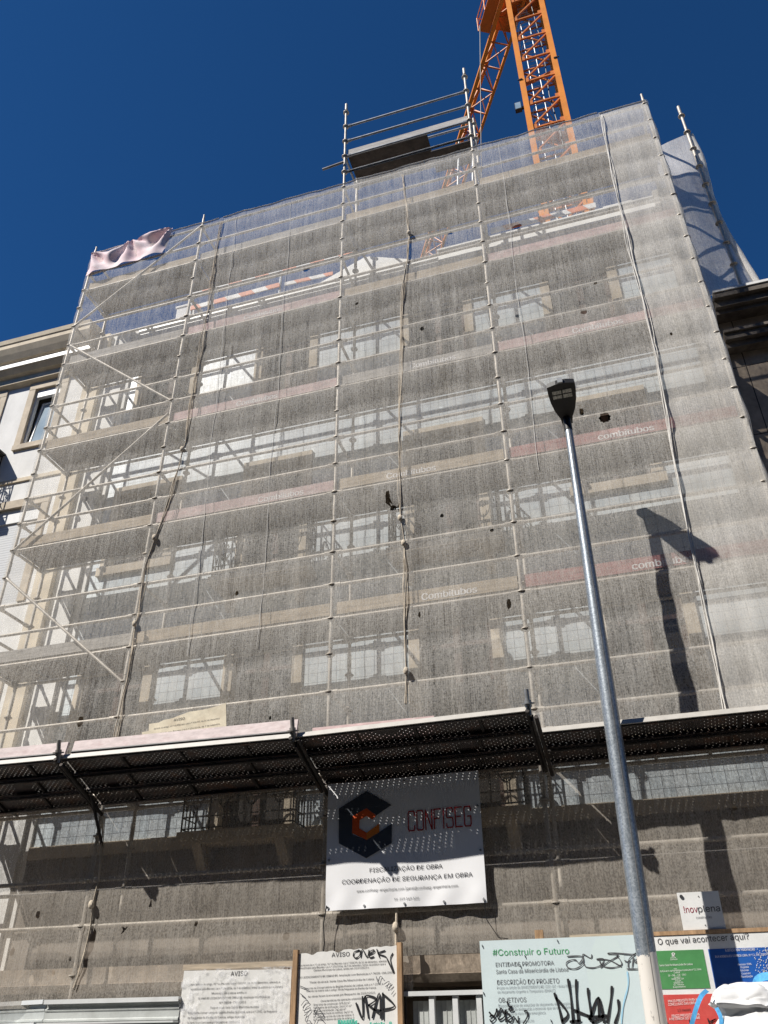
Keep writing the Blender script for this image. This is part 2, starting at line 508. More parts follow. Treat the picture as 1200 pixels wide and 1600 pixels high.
# ------------------------------------------------------------------ mesh helpers
class MB:
    def __init__(s):
        s.v, s.f, s.uv, s.cuts = [], [], {}, [0]

    def quad(s, a, b, c, d, uv=None):
        k = len(s.v)
        s.v += [Vector(a), Vector(b), Vector(c), Vector(d)]
        if uv:
            s.uv[len(s.f)] = uv
        s.f.append((k, k + 1, k + 2, k + 3))

    def poly(s, pts):
        k = len(s.v)
        s.v += [Vector(p) for p in pts]
        s.f.append(tuple(range(k, k + len(pts))))

    def box(s, x0, x1, y0, y1, z0, z1):
        s.hexa([(x0, y0, z0), (x1, y0, z0), (x1, y1, z0), (x0, y1, z0), (x0, y0, z1), (x1, y0, z1), (x1, y1, z1), (x0, y1, z1)])

    def hexa(s, p):
        k = len(s.v)
        s.v += [Vector(q) for q in p]
        for f in ((3, 2, 1, 0), (4, 5, 6, 7), (0, 1, 5, 4), (1, 2, 6, 5), (2, 3, 7, 6), (3, 0, 4, 7)):
            s.f.append(tuple(k + i for i in f))

    def beam(s, p, q, wd, ht, up=(0, 0, 1)):
        """rectangular bar from p to q"""
        p, q = Vector(p), Vector(q)
        d = (q - p).normalized()
        r = d.cross(Vector(up))
        if r.length < 1e-4:
            r = d.cross(Vector((1, 0, 0)))
        r.normalize()
        u = r.cross(d).normalized()
        r, u = r * wd / 2, u * ht / 2
        s.hexa([p - r - u, p + r - u, q + r - u, q - r - u, p - r + u, p + r + u, q + r + u, q - r + u])

    def tube(s, pts, r, n=10, cap=True):
        pts = [Vector(p) for p in pts]
        rs = r if isinstance(r, (list, tuple)) else [r] * len(pts)
        k0 = len(s.v)
        prev = None
        for i, p in enumerate(pts):
            if i == 0:
                d = pts[1] - p
            elif i == len(pts) - 1:
                d = p - pts[i - 1]
            else:
                d = (pts[i + 1] - pts[i - 1])
            d.normalize()
            if prev is None:
                a = d.cross(Vector((0, 0, 1)))
                if a.length < 0.05:
                    a = d.cross(Vector((1, 0, 0)))
            else:
                a = prev - d * prev.dot(d)
            a.normalize()
            prev = a
            b = d.cross(a)
            for j in range(n):
                t = 2 * math.pi * j / n
                s.v.append(p + (a * math.cos(t) + b * math.sin(t)) * rs[i])
        for i in range(len(pts) - 1):
            for j in range(n):
                a, b = k0 + i * n + j, k0 + i * n + (j + 1) % n
                s.f.append((a, b, b + n, a + n))
        if cap:
            s.f.append(tuple(k0 + j for j in reversed(range(n))))
            e = k0 + (len(pts) - 1) * n
            s.f.append(tuple(e + j for j in range(n)))

    def ellipsoid(s, c, rx, ry, rz, nu=10, nv=6):
        c = Vector(c)
        k = len(s.v)
        for i in range(1, nv):
            ph = math.pi * i / nv
            for j in range(nu):
                th = 2 * math.pi * j / nu
                s.v.append(c + Vector((rx * math.sin(ph) * math.cos(th), ry * math.sin(ph) * math.sin(th), rz * math.cos(ph))))
        s.v += [c + Vector((0, 0, rz)), c - Vector((0, 0, rz))]
        T, B = len(s.v) - 2, len(s.v) - 1
        for j in range(nu):
            s.f.append((k + j, T, k + (j + 1) % nu))
            e = k + (nv - 2) * nu
            s.f.append((e + (j + 1) % nu, B, e + j))
        for i in range(nv - 2):
            for j in range(nu):
                a, b = k + i * nu + j, k + i * nu + (j + 1) % nu
                s.f.append((a, b, b + nu, a + nu))

    def cut(s):
        if s.cuts[-1] != len(s.f):
            s.cuts.append(len(s.f))

    def build_split(s, name, mat, parent=None):
        s.cut()
        for fa, fb in zip(s.cuts, s.cuts[1:]):
            sub = MB()
            idx = {}
            for f in s.f[fa:fb]:
                for k in f:
                    if k not in idx:
                        idx[k] = len(sub.v)
                        sub.v.append(s.v[k])
                sub.f.append(tuple(idx[k] for k in f))
            sub.build(name, mat, parent)

    def build(s, name, mat, parent=None, smooth=False, label=None, recalc=True):
        o0 = Vector((0, 0, 0))
        p = parent
        while p is not None:
            o0 += p.location
            p = p.parent
        me = bpy.data.meshes.new(name)
        me.from_pydata([v - o0 for v in s.v], [], s.f)
        if s.uv:
            lay = me.uv_layers.new(name='UVMap')
            for fi, poly in enumerate(me.polygons):
                if fi in s.uv:
                    for li, u in zip(poly.loop_indices, s.uv[fi]):
                        lay.data[li].uv = u
        me.materials.append(M[mat] if isinstance(mat, str) else mat)
        if recalc:
            bm = bmesh.new()
            bm.from_mesh(me)
            if smooth:
                bmesh.ops.remove_doubles(bm, verts=bm.verts, dist=1e-5)
            bmesh.ops.recalc_face_normals(bm, faces=bm.faces)
            bm.to_mesh(me)
            bm.free()
        if smooth:
            me.shade_smooth()
            try:
                me.set_sharp_from_angle(angle=math.radians(42))
            except Exception:
                pass
        me.update()
        o = bpy.data.objects.new(name, me)
        COL.objects.link(o)
        if parent is not None:
            o.parent = parent
        if label:
            o['label'] = label
        return o


def tag(o, label, cat, group=None, kind=None):
    o['label'] = label
    o['category'] = cat
    if group:
        o['group'] = group
    if kind:
        o['kind'] = kind
    return o


def thing(name, loc, label, cat, group=None):
    o = bpy.data.objects.new(name, None)
    o.empty_display_size = 0.2
    o.location = loc
    COL.objects.link(o)
    return tag(o, label, cat, group)


def struct(name, mb, mat):
    o = mb.build(name, mat)
    o['kind'] = 'structure'
    return o


try:                                          # the sans face that ships inside Blender itself
    import os
    FONT = bpy.data.fonts.load(os.path.join(bpy.utils.system_resource('DATAFILES'), 'fonts', 'Inter.woff2'))
except Exception:
    FONT = None


def text_into(mb, s, x, z, y, size, sx=1.0, align='LEFT', slope=0.0, bold=0.0, depth=None, skew=0.0):
    """flat letters standing in the X-Z plane at depth y, baseline starting at (x, z)"""
    cu = bpy.data.curves.new('lettering', 'FONT')
    cu.body = s
    if FONT:
        cu.font = FONT
        cu.offset = 0.0
    cu.size = size
    cu.align_x = align
    cu.offset = 0.0 if FONT else bold * .3
    cu.resolution_u = 3
    ob = bpy.data.objects.new('lettering', cu)
    COL.objects.link(ob)
    bpy.context.view_layer.update()
    me = bpy.data.meshes.new_from_object(ob.evaluated_get(bpy.context.evaluated_depsgraph_get()))
    k = len(mb.v)
    for v in me.vertices:
        X = x + v.co.x * sx + v.co.y * skew
        Z = z + v.co.y + v.co.x * sx * slope
        Yv = y if depth is None else depth(X, Z)
        mb.v.append(Vector((X, Yv, Z)))
    for p in me.polygons:
        mb.f.append(tuple(k + i for i in p.vertices))
    bpy.data.objects.remove(ob)
    bpy.data.curves.remove(cu)
    bpy.data.meshes.remove(me)


def text_width(s, size):
    cu = bpy.data.curves.new('lettering', 'FONT')
    cu.body, cu.size = s, size
    if FONT:
        cu.font = FONT
    ob = bpy.data.objects.new('lettering', cu)
    COL.objects.link(ob)
    bpy.context.view_layer.update()
    wd = ob.dimensions.x
    bpy.data.objects.remove(ob)
    bpy.data.curves.remove(cu)
    return wd


def fit_text(mb, s, x0, x1, z, y, size, slope=0.0, bold=0.0, depth=None):
    """letters stretched to run from x0 to x1"""
    wd = text_width(s, size) or 1
    text_into(mb, s, x0, z, y, size, (x1 - x0) / wd, 'LEFT', slope, bold, depth)


def strokes(mb, lines, width, y):
    """hand-drawn marker strokes as ribbons in the X-Z plane; points are (x, z) in metres"""
    for ln in lines:
        pts = [Vector((p[0], 0, p[1])) for p in ln]
        fine = []
        for i in range(len(pts) - 1):
            p0 = pts[max(i - 1, 0)]
            p1, p2 = pts[i], pts[i + 1]
            p3 = pts[min(i + 2, len(pts) - 1)]
            for j in range(5):
                t = j / 5
                fine.append(0.5 * ((2 * p1) + (p2 - p0) * t + (2 * p0 - 5 * p1 + 4 * p2 - p3) * t * t + (3 * p1 - p0 - 3 * p2 + p3) * t ** 3))
        fine.append(pts[-1])
        L, Rr = [], []
        for i, p in enumerate(fine):
            d = fine[min(i + 1, len(fine) - 1)] - fine[max(i - 1, 0)]
            if d.length < 1e-6:
                d = Vector((1, 0, 0))
            d.normalize()
            nrm = Vector((-d.z, 0, d.x))
            wv = width * (0.5 + 0.12 * math.sin(i * 0.9))
            L.append(Vector((p.x, y, p.z)) + nrm * wv)
            Rr.append(Vector((p.x, y, p.z)) - nrm * wv)
        for i in range(len(fine) - 1):
            mb.quad(L[i], L[i + 1], Rr[i + 1], Rr[i])


# ------------------------------------------------------------------ the setting: ground
g = MB()
g.quad((-400, -400, -0.14), (400, -400, -0.14), (400, 400, -0.14), (-400, 400, -0.14))
struct('road', g, 'asphalt')
g = MB()
g.box(-60, 60, 5.2, 10.2, -0.13, 0.0)
struct('pavement', g, 'paving')

# unseen street front added behind the viewer to cut sky light on this facade
g = MB()
g.box(-45, 45, -16, -7.2, 0, 18.0)
for i in range(30):
    for k in range(5):
        g.box(-44 + i * 3, -42.8 + i * 3, -7.19, -7.12, 1.2 + k * 3.4, 3.2 + k * 3.4)
struct('added_street_front', g, worn('added_front_plaster', (0.20, 0.165, 0.12), 0.9, 0.15, 1.5))
g = MB()
g.box(-60, 60, -7.19, -4.5, -0.13, 0.0)
struct('pavement', g, 'paving')

# ------------------------------------------------------------------ the building under renovation
YF = 10.26
bld = thing('renovated_building', (-3.4, YF, 0), 'blue tile clad building with stone framed windows, wrapped in scaffolding and netting', 'building')
OPEN = [  # x0, x1, z0, z1, balcony
    (-7.95, -6.92, 11.45, 13.2, 0), (-5.43, -4.49, 11.45, 13.2, 0), (-2.60, -1.60, 11.45, 13.2, 0), (-0.09, 0.89, 11.45, 13.2, 0),
    (-7.95, -6.92, 8.36, 9.82, 0), (-5.43, -4.49, 7.66, 9.82, 1), (-2.60, -1.60, 7.66, 9.82, 1), (-0.09, 0.89, 8.36, 9.82, 0),
    (-7.95, -6.92, 4.70, 6.75, 0), (-5.43, -4.49, 3.96, 6.75, 1), (-2.60, -1.60, 3.96, 6.75, 1), (-0.09, 0.89, 4.70, 6.75, 0)]
BX0, BX1, BZ0, BZ1 = -8.3, 1.93, 3.95, 13.62


def holed_wall(mb, x0, x1, z0, z1, y, holes, depth=0.0):
    xs = sorted({x0, x1, *[h[0] for h in holes], *[h[1] for h in holes]})
    zs = sorted({z0, z1, *[h[2] for h in holes], *[h[3] for h in holes]})
    for i in range(len(xs) - 1):
        for j in range(len(zs) - 1):
            cx, cz = (xs[i] + xs[i + 1]) / 2, (zs[j] + zs[j + 1]) / 2
            if any(h[0] < cx < h[1] and h[2] < cz < h[3] for h in holes):
                continue
            mb.quad((xs[i], y, zs[j]), (xs[i + 1], y, zs[j]), (xs[i + 1], y, zs[j + 1]), (xs[i], y, zs[j + 1]))


mb = MB()
holed_wall(mb, BX0, BX1, BZ0, BZ1, YF, OPEN)
mb.build('tiled_wall', 'tiles', bld)
mb = MB()                                   # side and back walls, roof slab
mb.box(-8.9, 2.3, YF + 0.5, 20, 0, 13.9)
mb.build('wall', 'grey_plaster', bld)
mb = MB()
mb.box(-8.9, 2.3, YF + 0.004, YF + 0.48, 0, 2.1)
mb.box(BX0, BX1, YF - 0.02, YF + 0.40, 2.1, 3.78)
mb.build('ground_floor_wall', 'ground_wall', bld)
mb = MB()
mb.box(BX0, BX1, YF - 0.06, YF + 0.1, 3.782, 3.947)
mb.build('string_course', 'stone', bld)
mb = MB()
mb.box(BX0, -2.0, YF - 0.015, YF + 0.1, 13.622, 13.93)
mb.box(BX0, -2.0, YF - 0.05, YF + 0.1, 13.932, 13.985)
mb.box(-1.998, BX1, YF - 0.012, YF + 0.1, 13.622, 13.84)
mb.box(-1.998, BX1, YF - 0.03, YF + 0.1, 13.842, 14.12)
mb.box(-1.998, BX1, YF - 0.06, YF + 0.1, 14.122, 14.16)
mb.build('cornice', 'white_paint', bld)
mb = MB()
mb.box(-8.3, -2.0, YF + 0.12, YF + 0.45, 13.622, 14.08)
mb.box(-1.998, 1.93, YF + 0.12, YF + 0.45, 13.622, 14.36)
mb.build('parapet', 'grey_plaster', bld)
mb = MB()
mb.box(-9.28, -8.93, YF - 0.14, YF + 0.45, 0, 14.0)
mb.build('quoin', 'pilaster_tan', bld)
mb = MB()
mb.box(-8.926, -8.78, YF - 0.05, YF + 0.45, 2.1, 14.0)
mb.box(-8.776, -8.42, YF - 0.10, YF + 0.45, 2.1, 14.0)
mb.box(-8.416, -8.304, YF - 0.04, YF + 0.45, 2.1, 14.0)
mb.build('pilaster', 'white_plaster', bld)
mb = MB()
mb.box(1.934, 2.3, YF - 0.05, YF + 0.45, 2.1, 14.3)
mb.build('pilaster', 'grey_plaster', bld, label='greyed plaster pilaster at the right-hand corner')
# dormer gable, chimneys
mb = MB()
mb.hexa([(-4.5, YF - 0.045, 13.987), (-2.3, YF - 0.045, 13.987), (-2.3, YF + .1, 13.987), (-4.5, YF + .1, 13.987),
         (-3.46, YF - 0.045, 14.46), (-3.34, YF - 0.045, 14.46), (-3.34, YF + .1, 14.46), (-3.46, YF + .1, 14.46)])
mb.build('gable', 'white_paint', bld)
for (a, b, z) in ((-7.86, -7.42, 14.98), (1.15, 1.62, 14.75)):
    mb = MB()
    mb.box(a, b, YF + 0.46, YF + 0.9, 13.8, z)
    mb.box(a - .03, b + .03, YF + 0.44, YF + 0.93, z + .002, z + .05)
    mb.build('chimney', 'white_plaster', bld)


def iron_balcony(parent_slab, x0, x1, yo, yi, z0, h):
    """wrought iron railing with scrolls, one mesh"""
    b = MB()
    r = 0.011

    def face(p, q):
        p, q = Vector(p), Vector(q)
        L = (q - p).length
        d = (q - p) / L
        up = Vector((0, 0, 1))
        for zz, rr in ((0.04, .010), (h * .18, .009), (h * .82, .009), (h, .018)):
            b.tube([p + up * zz, q + up * zz], rr, 6)
        n = max(2, int(L / 0.36))
        for i in range(n + 1):
            a = p + d * (L * i / n)
            b.tube([a, a + up * h], .012, 6)
            if i < n:
                c = a + d * (L / n / 2)
                wq = L / n * 0.42
                for sgn in (-1, 1):
                    pts = []
                    for k in range(15):
                        t = k / 14
                        ang = t * 3.6 * math.pi / 2
                        rad = wq * (1 - 0.62 * t)
                        pts.append(c + d * (sgn * rad * math.cos(ang)) + up * (h * .5 + (h * .30) * math.sin(ang) * (1 - .3 * t)))
                    b.tube(pts, .008, 5)
                for k in range(8):
                    ang = 2 * math.pi * k / 8
                    pp = c + d * (.045 * math.cos(ang)) + up * (h * .5 + .045 * math.sin(ang))
                    b.ellipsoid(pp, .017, .010, .017, 6, 4)
                b.tube([c + up * .04, c + up * h * .32], .008, 5)
                b.tube([c + up * h * .68, c + up * h], .008, 5)
    face((x0, yo, z0), (x1, yo, z0))
    face((x0, yi, z0), (x0, yo, z0))
    face((x1, yo, z0), (x1, yi, z0))
    return b.build('railing', 'iron', parent_slab, True)


for (x0, x1, z0, z1, bal) in OPEN:
    fr = MB()
    sw, pr = 0.155, 0.035
    ya, yb = YF - pr, YF + 0.16
    fr.box(x0 - sw, x0, ya, yb, z0, z1)
    fr.box(x1, x1 + sw, ya, yb, z0, z1)
    fr.box(x0 - sw, x1 + sw, ya - .004, yb, z1 + .001, z1 + sw + .02)
    if not bal:
        fr.box(x0 - sw - .03, x1 + sw + .03, ya - .03, yb, z0 - sw, z0 - .001)
    f = fr.build('window', 'stone', bld)
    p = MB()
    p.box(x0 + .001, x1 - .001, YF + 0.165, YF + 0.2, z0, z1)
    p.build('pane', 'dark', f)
    mm = MB()
    xm = (x0 + x1) / 2
    mm.box(x0 + .002, x0 + .07, YF + .12, YF + .163, z0 + .01, z1 - .01)
    mm.box(x1 - .07, x1 - .002, YF + .12, YF + .163, z0 + .01, z1 - .01)
    mm.box(xm - .05, xm + .05, YF + .118, YF + .163, z0 + .01, z1 - .01)
    mm.box(x0 + .07, x1 - .07, YF + .122, YF + .163, z1 - .55, z1 - .49)
    mm.build('sash', 'door_wood', f)
    if bal:
        s = MB()
        s.box(x0 - .34, x1 + .34, YF - .46, YF - .064, z0 - .16, z0 - .06)
        s.box(x0 - .31, x1 + .31, YF - .43, YF - .064, z0 - .20, z0 - .162)
        for xx in (x0 - .16, x1 + .04):
            s.hexa([(xx, YF - .12, z0 - .52), (xx + .13, YF - .12, z0 - .52), (xx + .13, YF - .064, z0 - .52), (xx, YF - .064, z0 - .52),
                    (xx, YF - .38, z0 - .202), (xx + .13, YF - .38, z0 - .202), (xx + .13, YF - .064, z0 - .202), (xx, YF - .064, z0 - .202)])
        sl_ = s.build('balcony', 'stone', bld)
        iron_balcony(sl_, x0 - .30, x1 + .30, YF - .42, YF - .066, z0 - .06, 1.0)
# old shopfront beam projecting under the scaffold
mb = MB()
NB = 60
for i in range(NB):
    a = -9.0 + 11.6 * i / NB
    b2 = -9.0 + 11.6 * (i + 1) / NB
    def lo(x): return 2.13 + 0.022 * noise.noise(Vector((x * 3.1, 0, 0))) - 0.012 * noise.noise(Vector((x * 11, 3, 0)))
    def yo(x): return 9.325 + 0.012 * noise.noise(Vector((x * 5, 9, 0)))
    mb.quad((a, yo(a), 2.21), (b2, yo(b2), 2.21), (b2, 9.32, 2.372), (a, 9.32, 2.372))
    mb.quad((a, yo(a) + .03, lo(a)), (b2, yo(b2) + .03, lo(b2)), (b2, yo(b2) - .014, 2.203), (a, yo(a) - .014, 2.203))
    mb.quad((a, yo(a) - .014, 2.203), (b2, yo(b2) - .014, 2.203), (b2, yo(b2), 2.21), (a, yo(a), 2.21))
    mb.quad((a, YF - .03, lo(a)), (b2, YF - .03, lo(b2)), (b2, yo(b2) + .03, lo(b2)), (a, yo(a) + .03, lo(a)))
    mb.quad((a, 9.32, 2.372), (b2, 9.32, 2.372), (b2, YF - .03, 2.372), (a, YF - .03, 2.372))
mb.build('shopfront_beam', 'old_stone', bld)
for xx in (-8.8, -5.9, -0.9, 2.35):
    mb = MB()
    mb.box(xx - .2, xx + .2, 9.5, YF, 0, 2.1)
    mb.build('shopfront_pier', 'old_stone', bld)

# ------------------------------------------------------------------ neighbour on the left
nl = thing('white_building', (-14, YF, 0), 'white plastered neighbour at the far left with moulded cream cornice', 'building')
NLW = [(-10.56, -9.93, 11.56, 13.0), (-12.1, -11.42, 11.56, 13.0), (-10.66, -9.66, 8.0, 10.02), (-12.4, -11.4, 8.0, 10.02), (-10.66, -9.66, 4.4, 6.6), (-10.66, -9.66, .1, 2.6)]
mb = MB()
holed_wall(mb, -20, -9.282, 0, 13.2, YF, NLW)
mb.build('plaster_wall', 'white_plaster', nl)
mb = MB()
mb.box(-20, -9.282, YF + .25, 20, 0, 13.2)
mb.build('wall', 'grey_plaster', nl)
prof = [(10.26, 13.16), (10.14, 13.22), (10.14, 13.36), (10.06, 13.40), (9.98, 13.50), (9.98, 13.66), (9.93, 13.68), (9.86, 13.80), (9.80, 13.92), (9.80, 14.02), (9.78, 14.04), (9.76, 14.14), (10.26, 14.26)]
mats = []
mb = MB()
for i in range(len(prof) - 1):
    (y0, z0), (y1, z1) = prof[i], prof[i + 1]
    mb.quad((-20, y0, z0), (-9.2, y0, z0), (-9.2, y1, z1), (-20, y1, z1))
mb.poly([(-9.2, y, z) for y, z in prof])
mb.build('cornice', 'pilaster_tan', nl)
mb = MB()
mb.box(-20, -9.2, 9.955, 9.975, 13.505, 13.60)
mb.build('cornice_band', 'white_paint', nl)
mb = MB()
mb.box(-20, -9.3, YF + .1, 20, 13.3, 14.2)
mb.build('roof', 'grey_plaster', nl)
mb = MB()
mb.box(-20, -9.282, YF - .03, YF + .05, 10.63, 10.71)
mb.build('string_course', 'pilaster_tan', nl)
for i, (x0, x1, z0, z1) in enumerate(NLW):
    fr = MB()
    s_ = 0.15
    fr.box(x0 - s_, x0, YF - .03, YF + .1, z0, z1)
    fr.box(x1, x1 + s_, YF - .03, YF + .1, z0, z1)
    fr.box(x0 - s_, x1 + s_, YF - .034, YF + .1, z1 + .001, z1 + .17)
    if i < 2:
        fr.box(x0 - s_, x1 + s_, YF - .05, YF + .1, z0 - .12, z0 - .001)
    f = fr.build('window', 'stone', nl)
    if i < 2:
        k = MB()
        k.box(x0 + .001, x0 + .045, YF + .03, YF + .1, z0, z1)
        k.box(x1 - .045, x1 - .001, YF + .03, YF + .1, z0, z1)
        k.box(x0 + .045, x1 - .045, YF + .02, YF + .1, z1 - .20, z1 - .001)
        k.box(x0 + .045, x1 - .045, YF + .03, YF + .1, z0, z0 + .045)
        k.build('frame', 'white_paint', f)
        k = MB()
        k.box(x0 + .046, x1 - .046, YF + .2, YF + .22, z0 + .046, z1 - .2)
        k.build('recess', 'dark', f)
        # bottom hung sash tilted inward
        k = MB()
        za, zb = z0 + .06, z1 - .27
        def tp_(x, z): return (x, YF + .07 + (z - za) * .075, z)
        def bar(xa, xb, z_a, z_b):
            k.hexa([tp_(xa, z_a), tp_(xb, z_a), (xb, tp_(xb, z_a)[1] + .03, z_a), (xa, tp_(xa, z_a)[1] + .03, z_a),
                    tp_(xa, z_b), tp_(xb, z_b), (xb, tp_(xb, z_b)[1] + .03, z_b), (xa, tp_(xa, z_b)[1] + .03, z_b)])
        bar(x0 + .10, x0 + .135, za, zb)
        bar(x1 - .12, x1 - .085, za, zb)
        bar(x0 + .135, x1 - .12, za, za + .035)
        bar(x0 + .135, x1 - .12, zb - .035, zb)
        sh = k.build('sash', 'white_paint', f)
        k = MB()
        k.quad((x0 + .135, tp_(0, za + .035)[1] + .015, za + .035), (x1 - .12, tp_(0, za + .035)[1] + .015, za + .035), (x1 - .12, tp_(0, zb - .035)[1] + .015, zb - .035), (x0 + .135, tp_(0, zb - .035)[1] + .015, zb - .035))
        k.build('pane', 'glass', f)
    else:
        k = MB()
        k.box(x0 + .001, x1 - .001, YF + .03, YF + .2, z1 - .30, z1 - .001)
        k.build('shutter_box', 'white_paint', f)
        k = MB()
        k.box(x0 + .001, x1 - .001, YF + .06, YF + .2, z0, z1 - .302)
        k.build('roller_shutter', 'shutter', f)
s = MB()
s.box(-12.5, -10.87, 9.76, YF - .001, 10.30, 10.42)
bs = s.build('balcony', 'stone', nl)
iron_balcony(bs, -12.45, -10.9, 9.80, YF - .03, 10.42, 0.95)
mb = MB()
mb.box(-12.5, -10.86, 9.74, YF - .002, 11.374, 11.42)
mb.build('balcony_canopy', 'iron', nl)

# ------------------------------------------------------------------ neighbour on the right
nr = thing('stone_building', (5, YF, 0), 'brown stone neighbour at the right with dark weathered cornice', 'building')
mb = MB()
mb.box(2.304, 14, YF + .01, 20, 0, 11.0)
mb.build('ashlar_wall', 'ashlar', nr)
M['dark_stone'] = worn('sooty_stone', (0.17, 0.145, 0.12), 0.9, 0.3, 4, 0, (1, 1, 1), 24, 0.6, dirt=(0.06, 0.05, 0.045), dirt_amt=.7)
mb = MB()
for (y0, z0, z1) in ((9.98, 11.0, 11.12), (10.06, 10.92, 10.998), (9.90, 11.122, 11.22)):
    mb.box(2.302, 14, y0, YF + .5, z0, z1)
mb.build('cornice', 'dark_stone', nr)
mb = MB()
mb.box(2.302, 14, 10.02, YF, 10.36, 10.47)
mb.box(2.302, 14, 10.10, YF, 10.26, 10.358)
mb.box(2.302, 14, 9.98, YF, 10.472, 10.52)
mb.build('string_course', 'dark_stone', nr)
mb = MB()
mb.box(2.304, 14, 9.88, YF + .6, 11.224, 11.27)
mb.build('roof_edge', 'white_plaster', nr)

# ------------------------------------------------------------------ scaffold
PX = [-8.985, -6.504, -3.514, -1.014, 2.026]
YO, YI = 9.2, 9.93
R0 = 7.286
sca = thing('scaffold', (-3.5, YO, 0), 'galvanised tube scaffold with timber decks, standing against the tiled building', 'scaffold')


def standard(x, y, z0, z1, mat='tube', kmin=None, kmax=None, rosettes=True):
    b = MB()
    b.tube([(x, y, z0), (x, y, z1 - .12)], .0245, 12)
    b.tube([(x, y, z1 - .12), (x, y, z1)], .019, 10)
    if rosettes:
        k = math.ceil((z0 - R0) / .5)
        while R0 + k * .5 < z1 - .1:
            z = R0 + k * .5
            b.tube([(x, y, z - .005), (x, y, z + .005)], .062, 12)
            b.tube([(x, y, z - .035), (x, y, z + .035)], .034, 10)
            if k % 4 == 1:
                b.tube([(x, y, z + .10), (x, y, z + .30)], .029, 10)
            k += 1
    return b.build('standard', mat, sca, True)


TOP_O = [15.62, 15.68, 17.9, 17.95, 15.62]
for i, x in enumerate(PX):
    standard(x, YO, 0.0, TOP_O[i], 'tube')
for i, x in enumerate(PX):
    standard(x + (.03 if i == 0 else 0), YI, 2.38, (15.0, 15.1, 17.6, 17.5, 15.3)[i], 'tube')
standard(2.735, 9.955, 11.28, 16.0, 'tube')


def rail(name, p, q, mat='tube', r=.024, heads=True):
    b = MB()
    p, q = Vector(p), Vector(q)
    d = (q - p).normalized()
    b.tube([p, q], r, 10)
    if heads:
        for e, sg in ((p, 1), (q, -1)):
            b.tube([e + d * (sg * .03), e + d * (sg * .12)], r + .008, 8)
    return b.build(name, mat, sca, True)


DECKS = [4.286, 6.286, 8.286, 10.286, 12.286, 14.286]
for zd in DECKS:
    for i in range(4):
        a, b2 = PX[i], PX[i + 1]
        rail('ledger', (a, YO, zd), (b2, YO, zd))
        rail('ledger', (a, YI, zd), (b2, YI, zd))
        rail('guard_rail', (a, YO, zd + .5), (b2, YO, zd + .5))
        rail('guard_rail', (a, YO, zd + 1.0), (b2, YO, zd + 1.0))
        if zd < 14:
            rail('inner_rail', (a, YI, zd + .5), (b2, YI, zd + .5))
        for k in range(2):
            m = MB()
            y0 = YO + .04 + k * .335
            x0, x1 = a + .02, b2 - .02
            m.box(x0, x1, y0, y0 + .325, zd + .03, zd + .075)
            nb = max(3, int((x1 - x0) / .6))
            for j in range(nb + 1):
                xx = x0 + .02 + (x1 - x0 - .08) * j / nb
                m.box(xx, xx + .04, y0 + .02, y0 + .30, zd + .008, zd + .0285)
            m.build('deck_board', 'board', sca)
    for x in PX:
        rail('transom', (x, YO, zd), (x, YI, zd))
        rail('end_rail' if x in (PX[0], PX[-1]) else 'tie', (x, YO, zd + 1.0), (x, YI, zd + 1.0))
    rail('end_rail', (PX[0], YO, zd + .5), (PX[0], YI, zd + .5))
for i in range(4):
    for z in (3.286, 2.786, 15.286 if i != 2 else 15.786):
        rail('guard_rail', (PX[i], YO, z), (PX[i + 1], YO, z))
    rail('inner_rail', (PX[i], YI, 3.286), (PX[i + 1], YI, 3.286), 'tube_dark')
# rail ends poking out on the left
rail('ledger', (-3.514, YO - .06, 16.03), (-3.95, YO - .06, 15.98), 'tube_dark', heads=False)
# lift on top of the third bay
zt = 16.286
for z in (zt, zt - .5, zt + .5, zt + 1.0):
    rail('guard_rail', (PX[2], YO, z), (PX[3], YO, z), 'galv')
for z in (zt, zt + 1.0):
    rail('guard_rail', (PX[2], YI, z), (PX[3], YI, z), 'galv')
for x in (PX[2], PX[3]):
    rail('transom', (x, YO, zt), (x, YI, zt), 'galv')
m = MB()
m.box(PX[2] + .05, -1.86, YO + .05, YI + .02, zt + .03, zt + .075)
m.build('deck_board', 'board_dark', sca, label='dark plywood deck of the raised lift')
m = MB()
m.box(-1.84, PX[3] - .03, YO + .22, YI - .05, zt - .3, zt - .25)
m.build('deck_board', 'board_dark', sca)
m = MB()
m.box(PX[2] + .04, PX[3] - .04, YO + .03, YO + .06, zt + .06, zt + .24)
m.build('toe_board', 'plank_grey', sca, label='weathered grey toe board of the raised lift')
for dx in (0.0, 0.28):                       # access ladder seen through the net
    m = MB()
    m.tube([(-1.42 + dx, YO + .28, 14.4), (-1.30 + dx, YO + .40, 16.35)], .022, 8)
    m.build('ladder_rail', 'galv', sca, True)
# diagonal braces in the left bay
for (za, zb) in ((13.3, 15.3), (12.786, 10.786), (8.286, 10.5), (7.786, 5.786)):
    rail('brace', (PX[0] + .02, YO - .028, za), (PX[1] - .02, YO - .028, zb), 'tube', r=.021, heads=False)
rail('brace', (PX[2], YO + .02, 14.3), (PX[2] + .6, YI - .1, 13.0), 'tube_dark', heads=False)

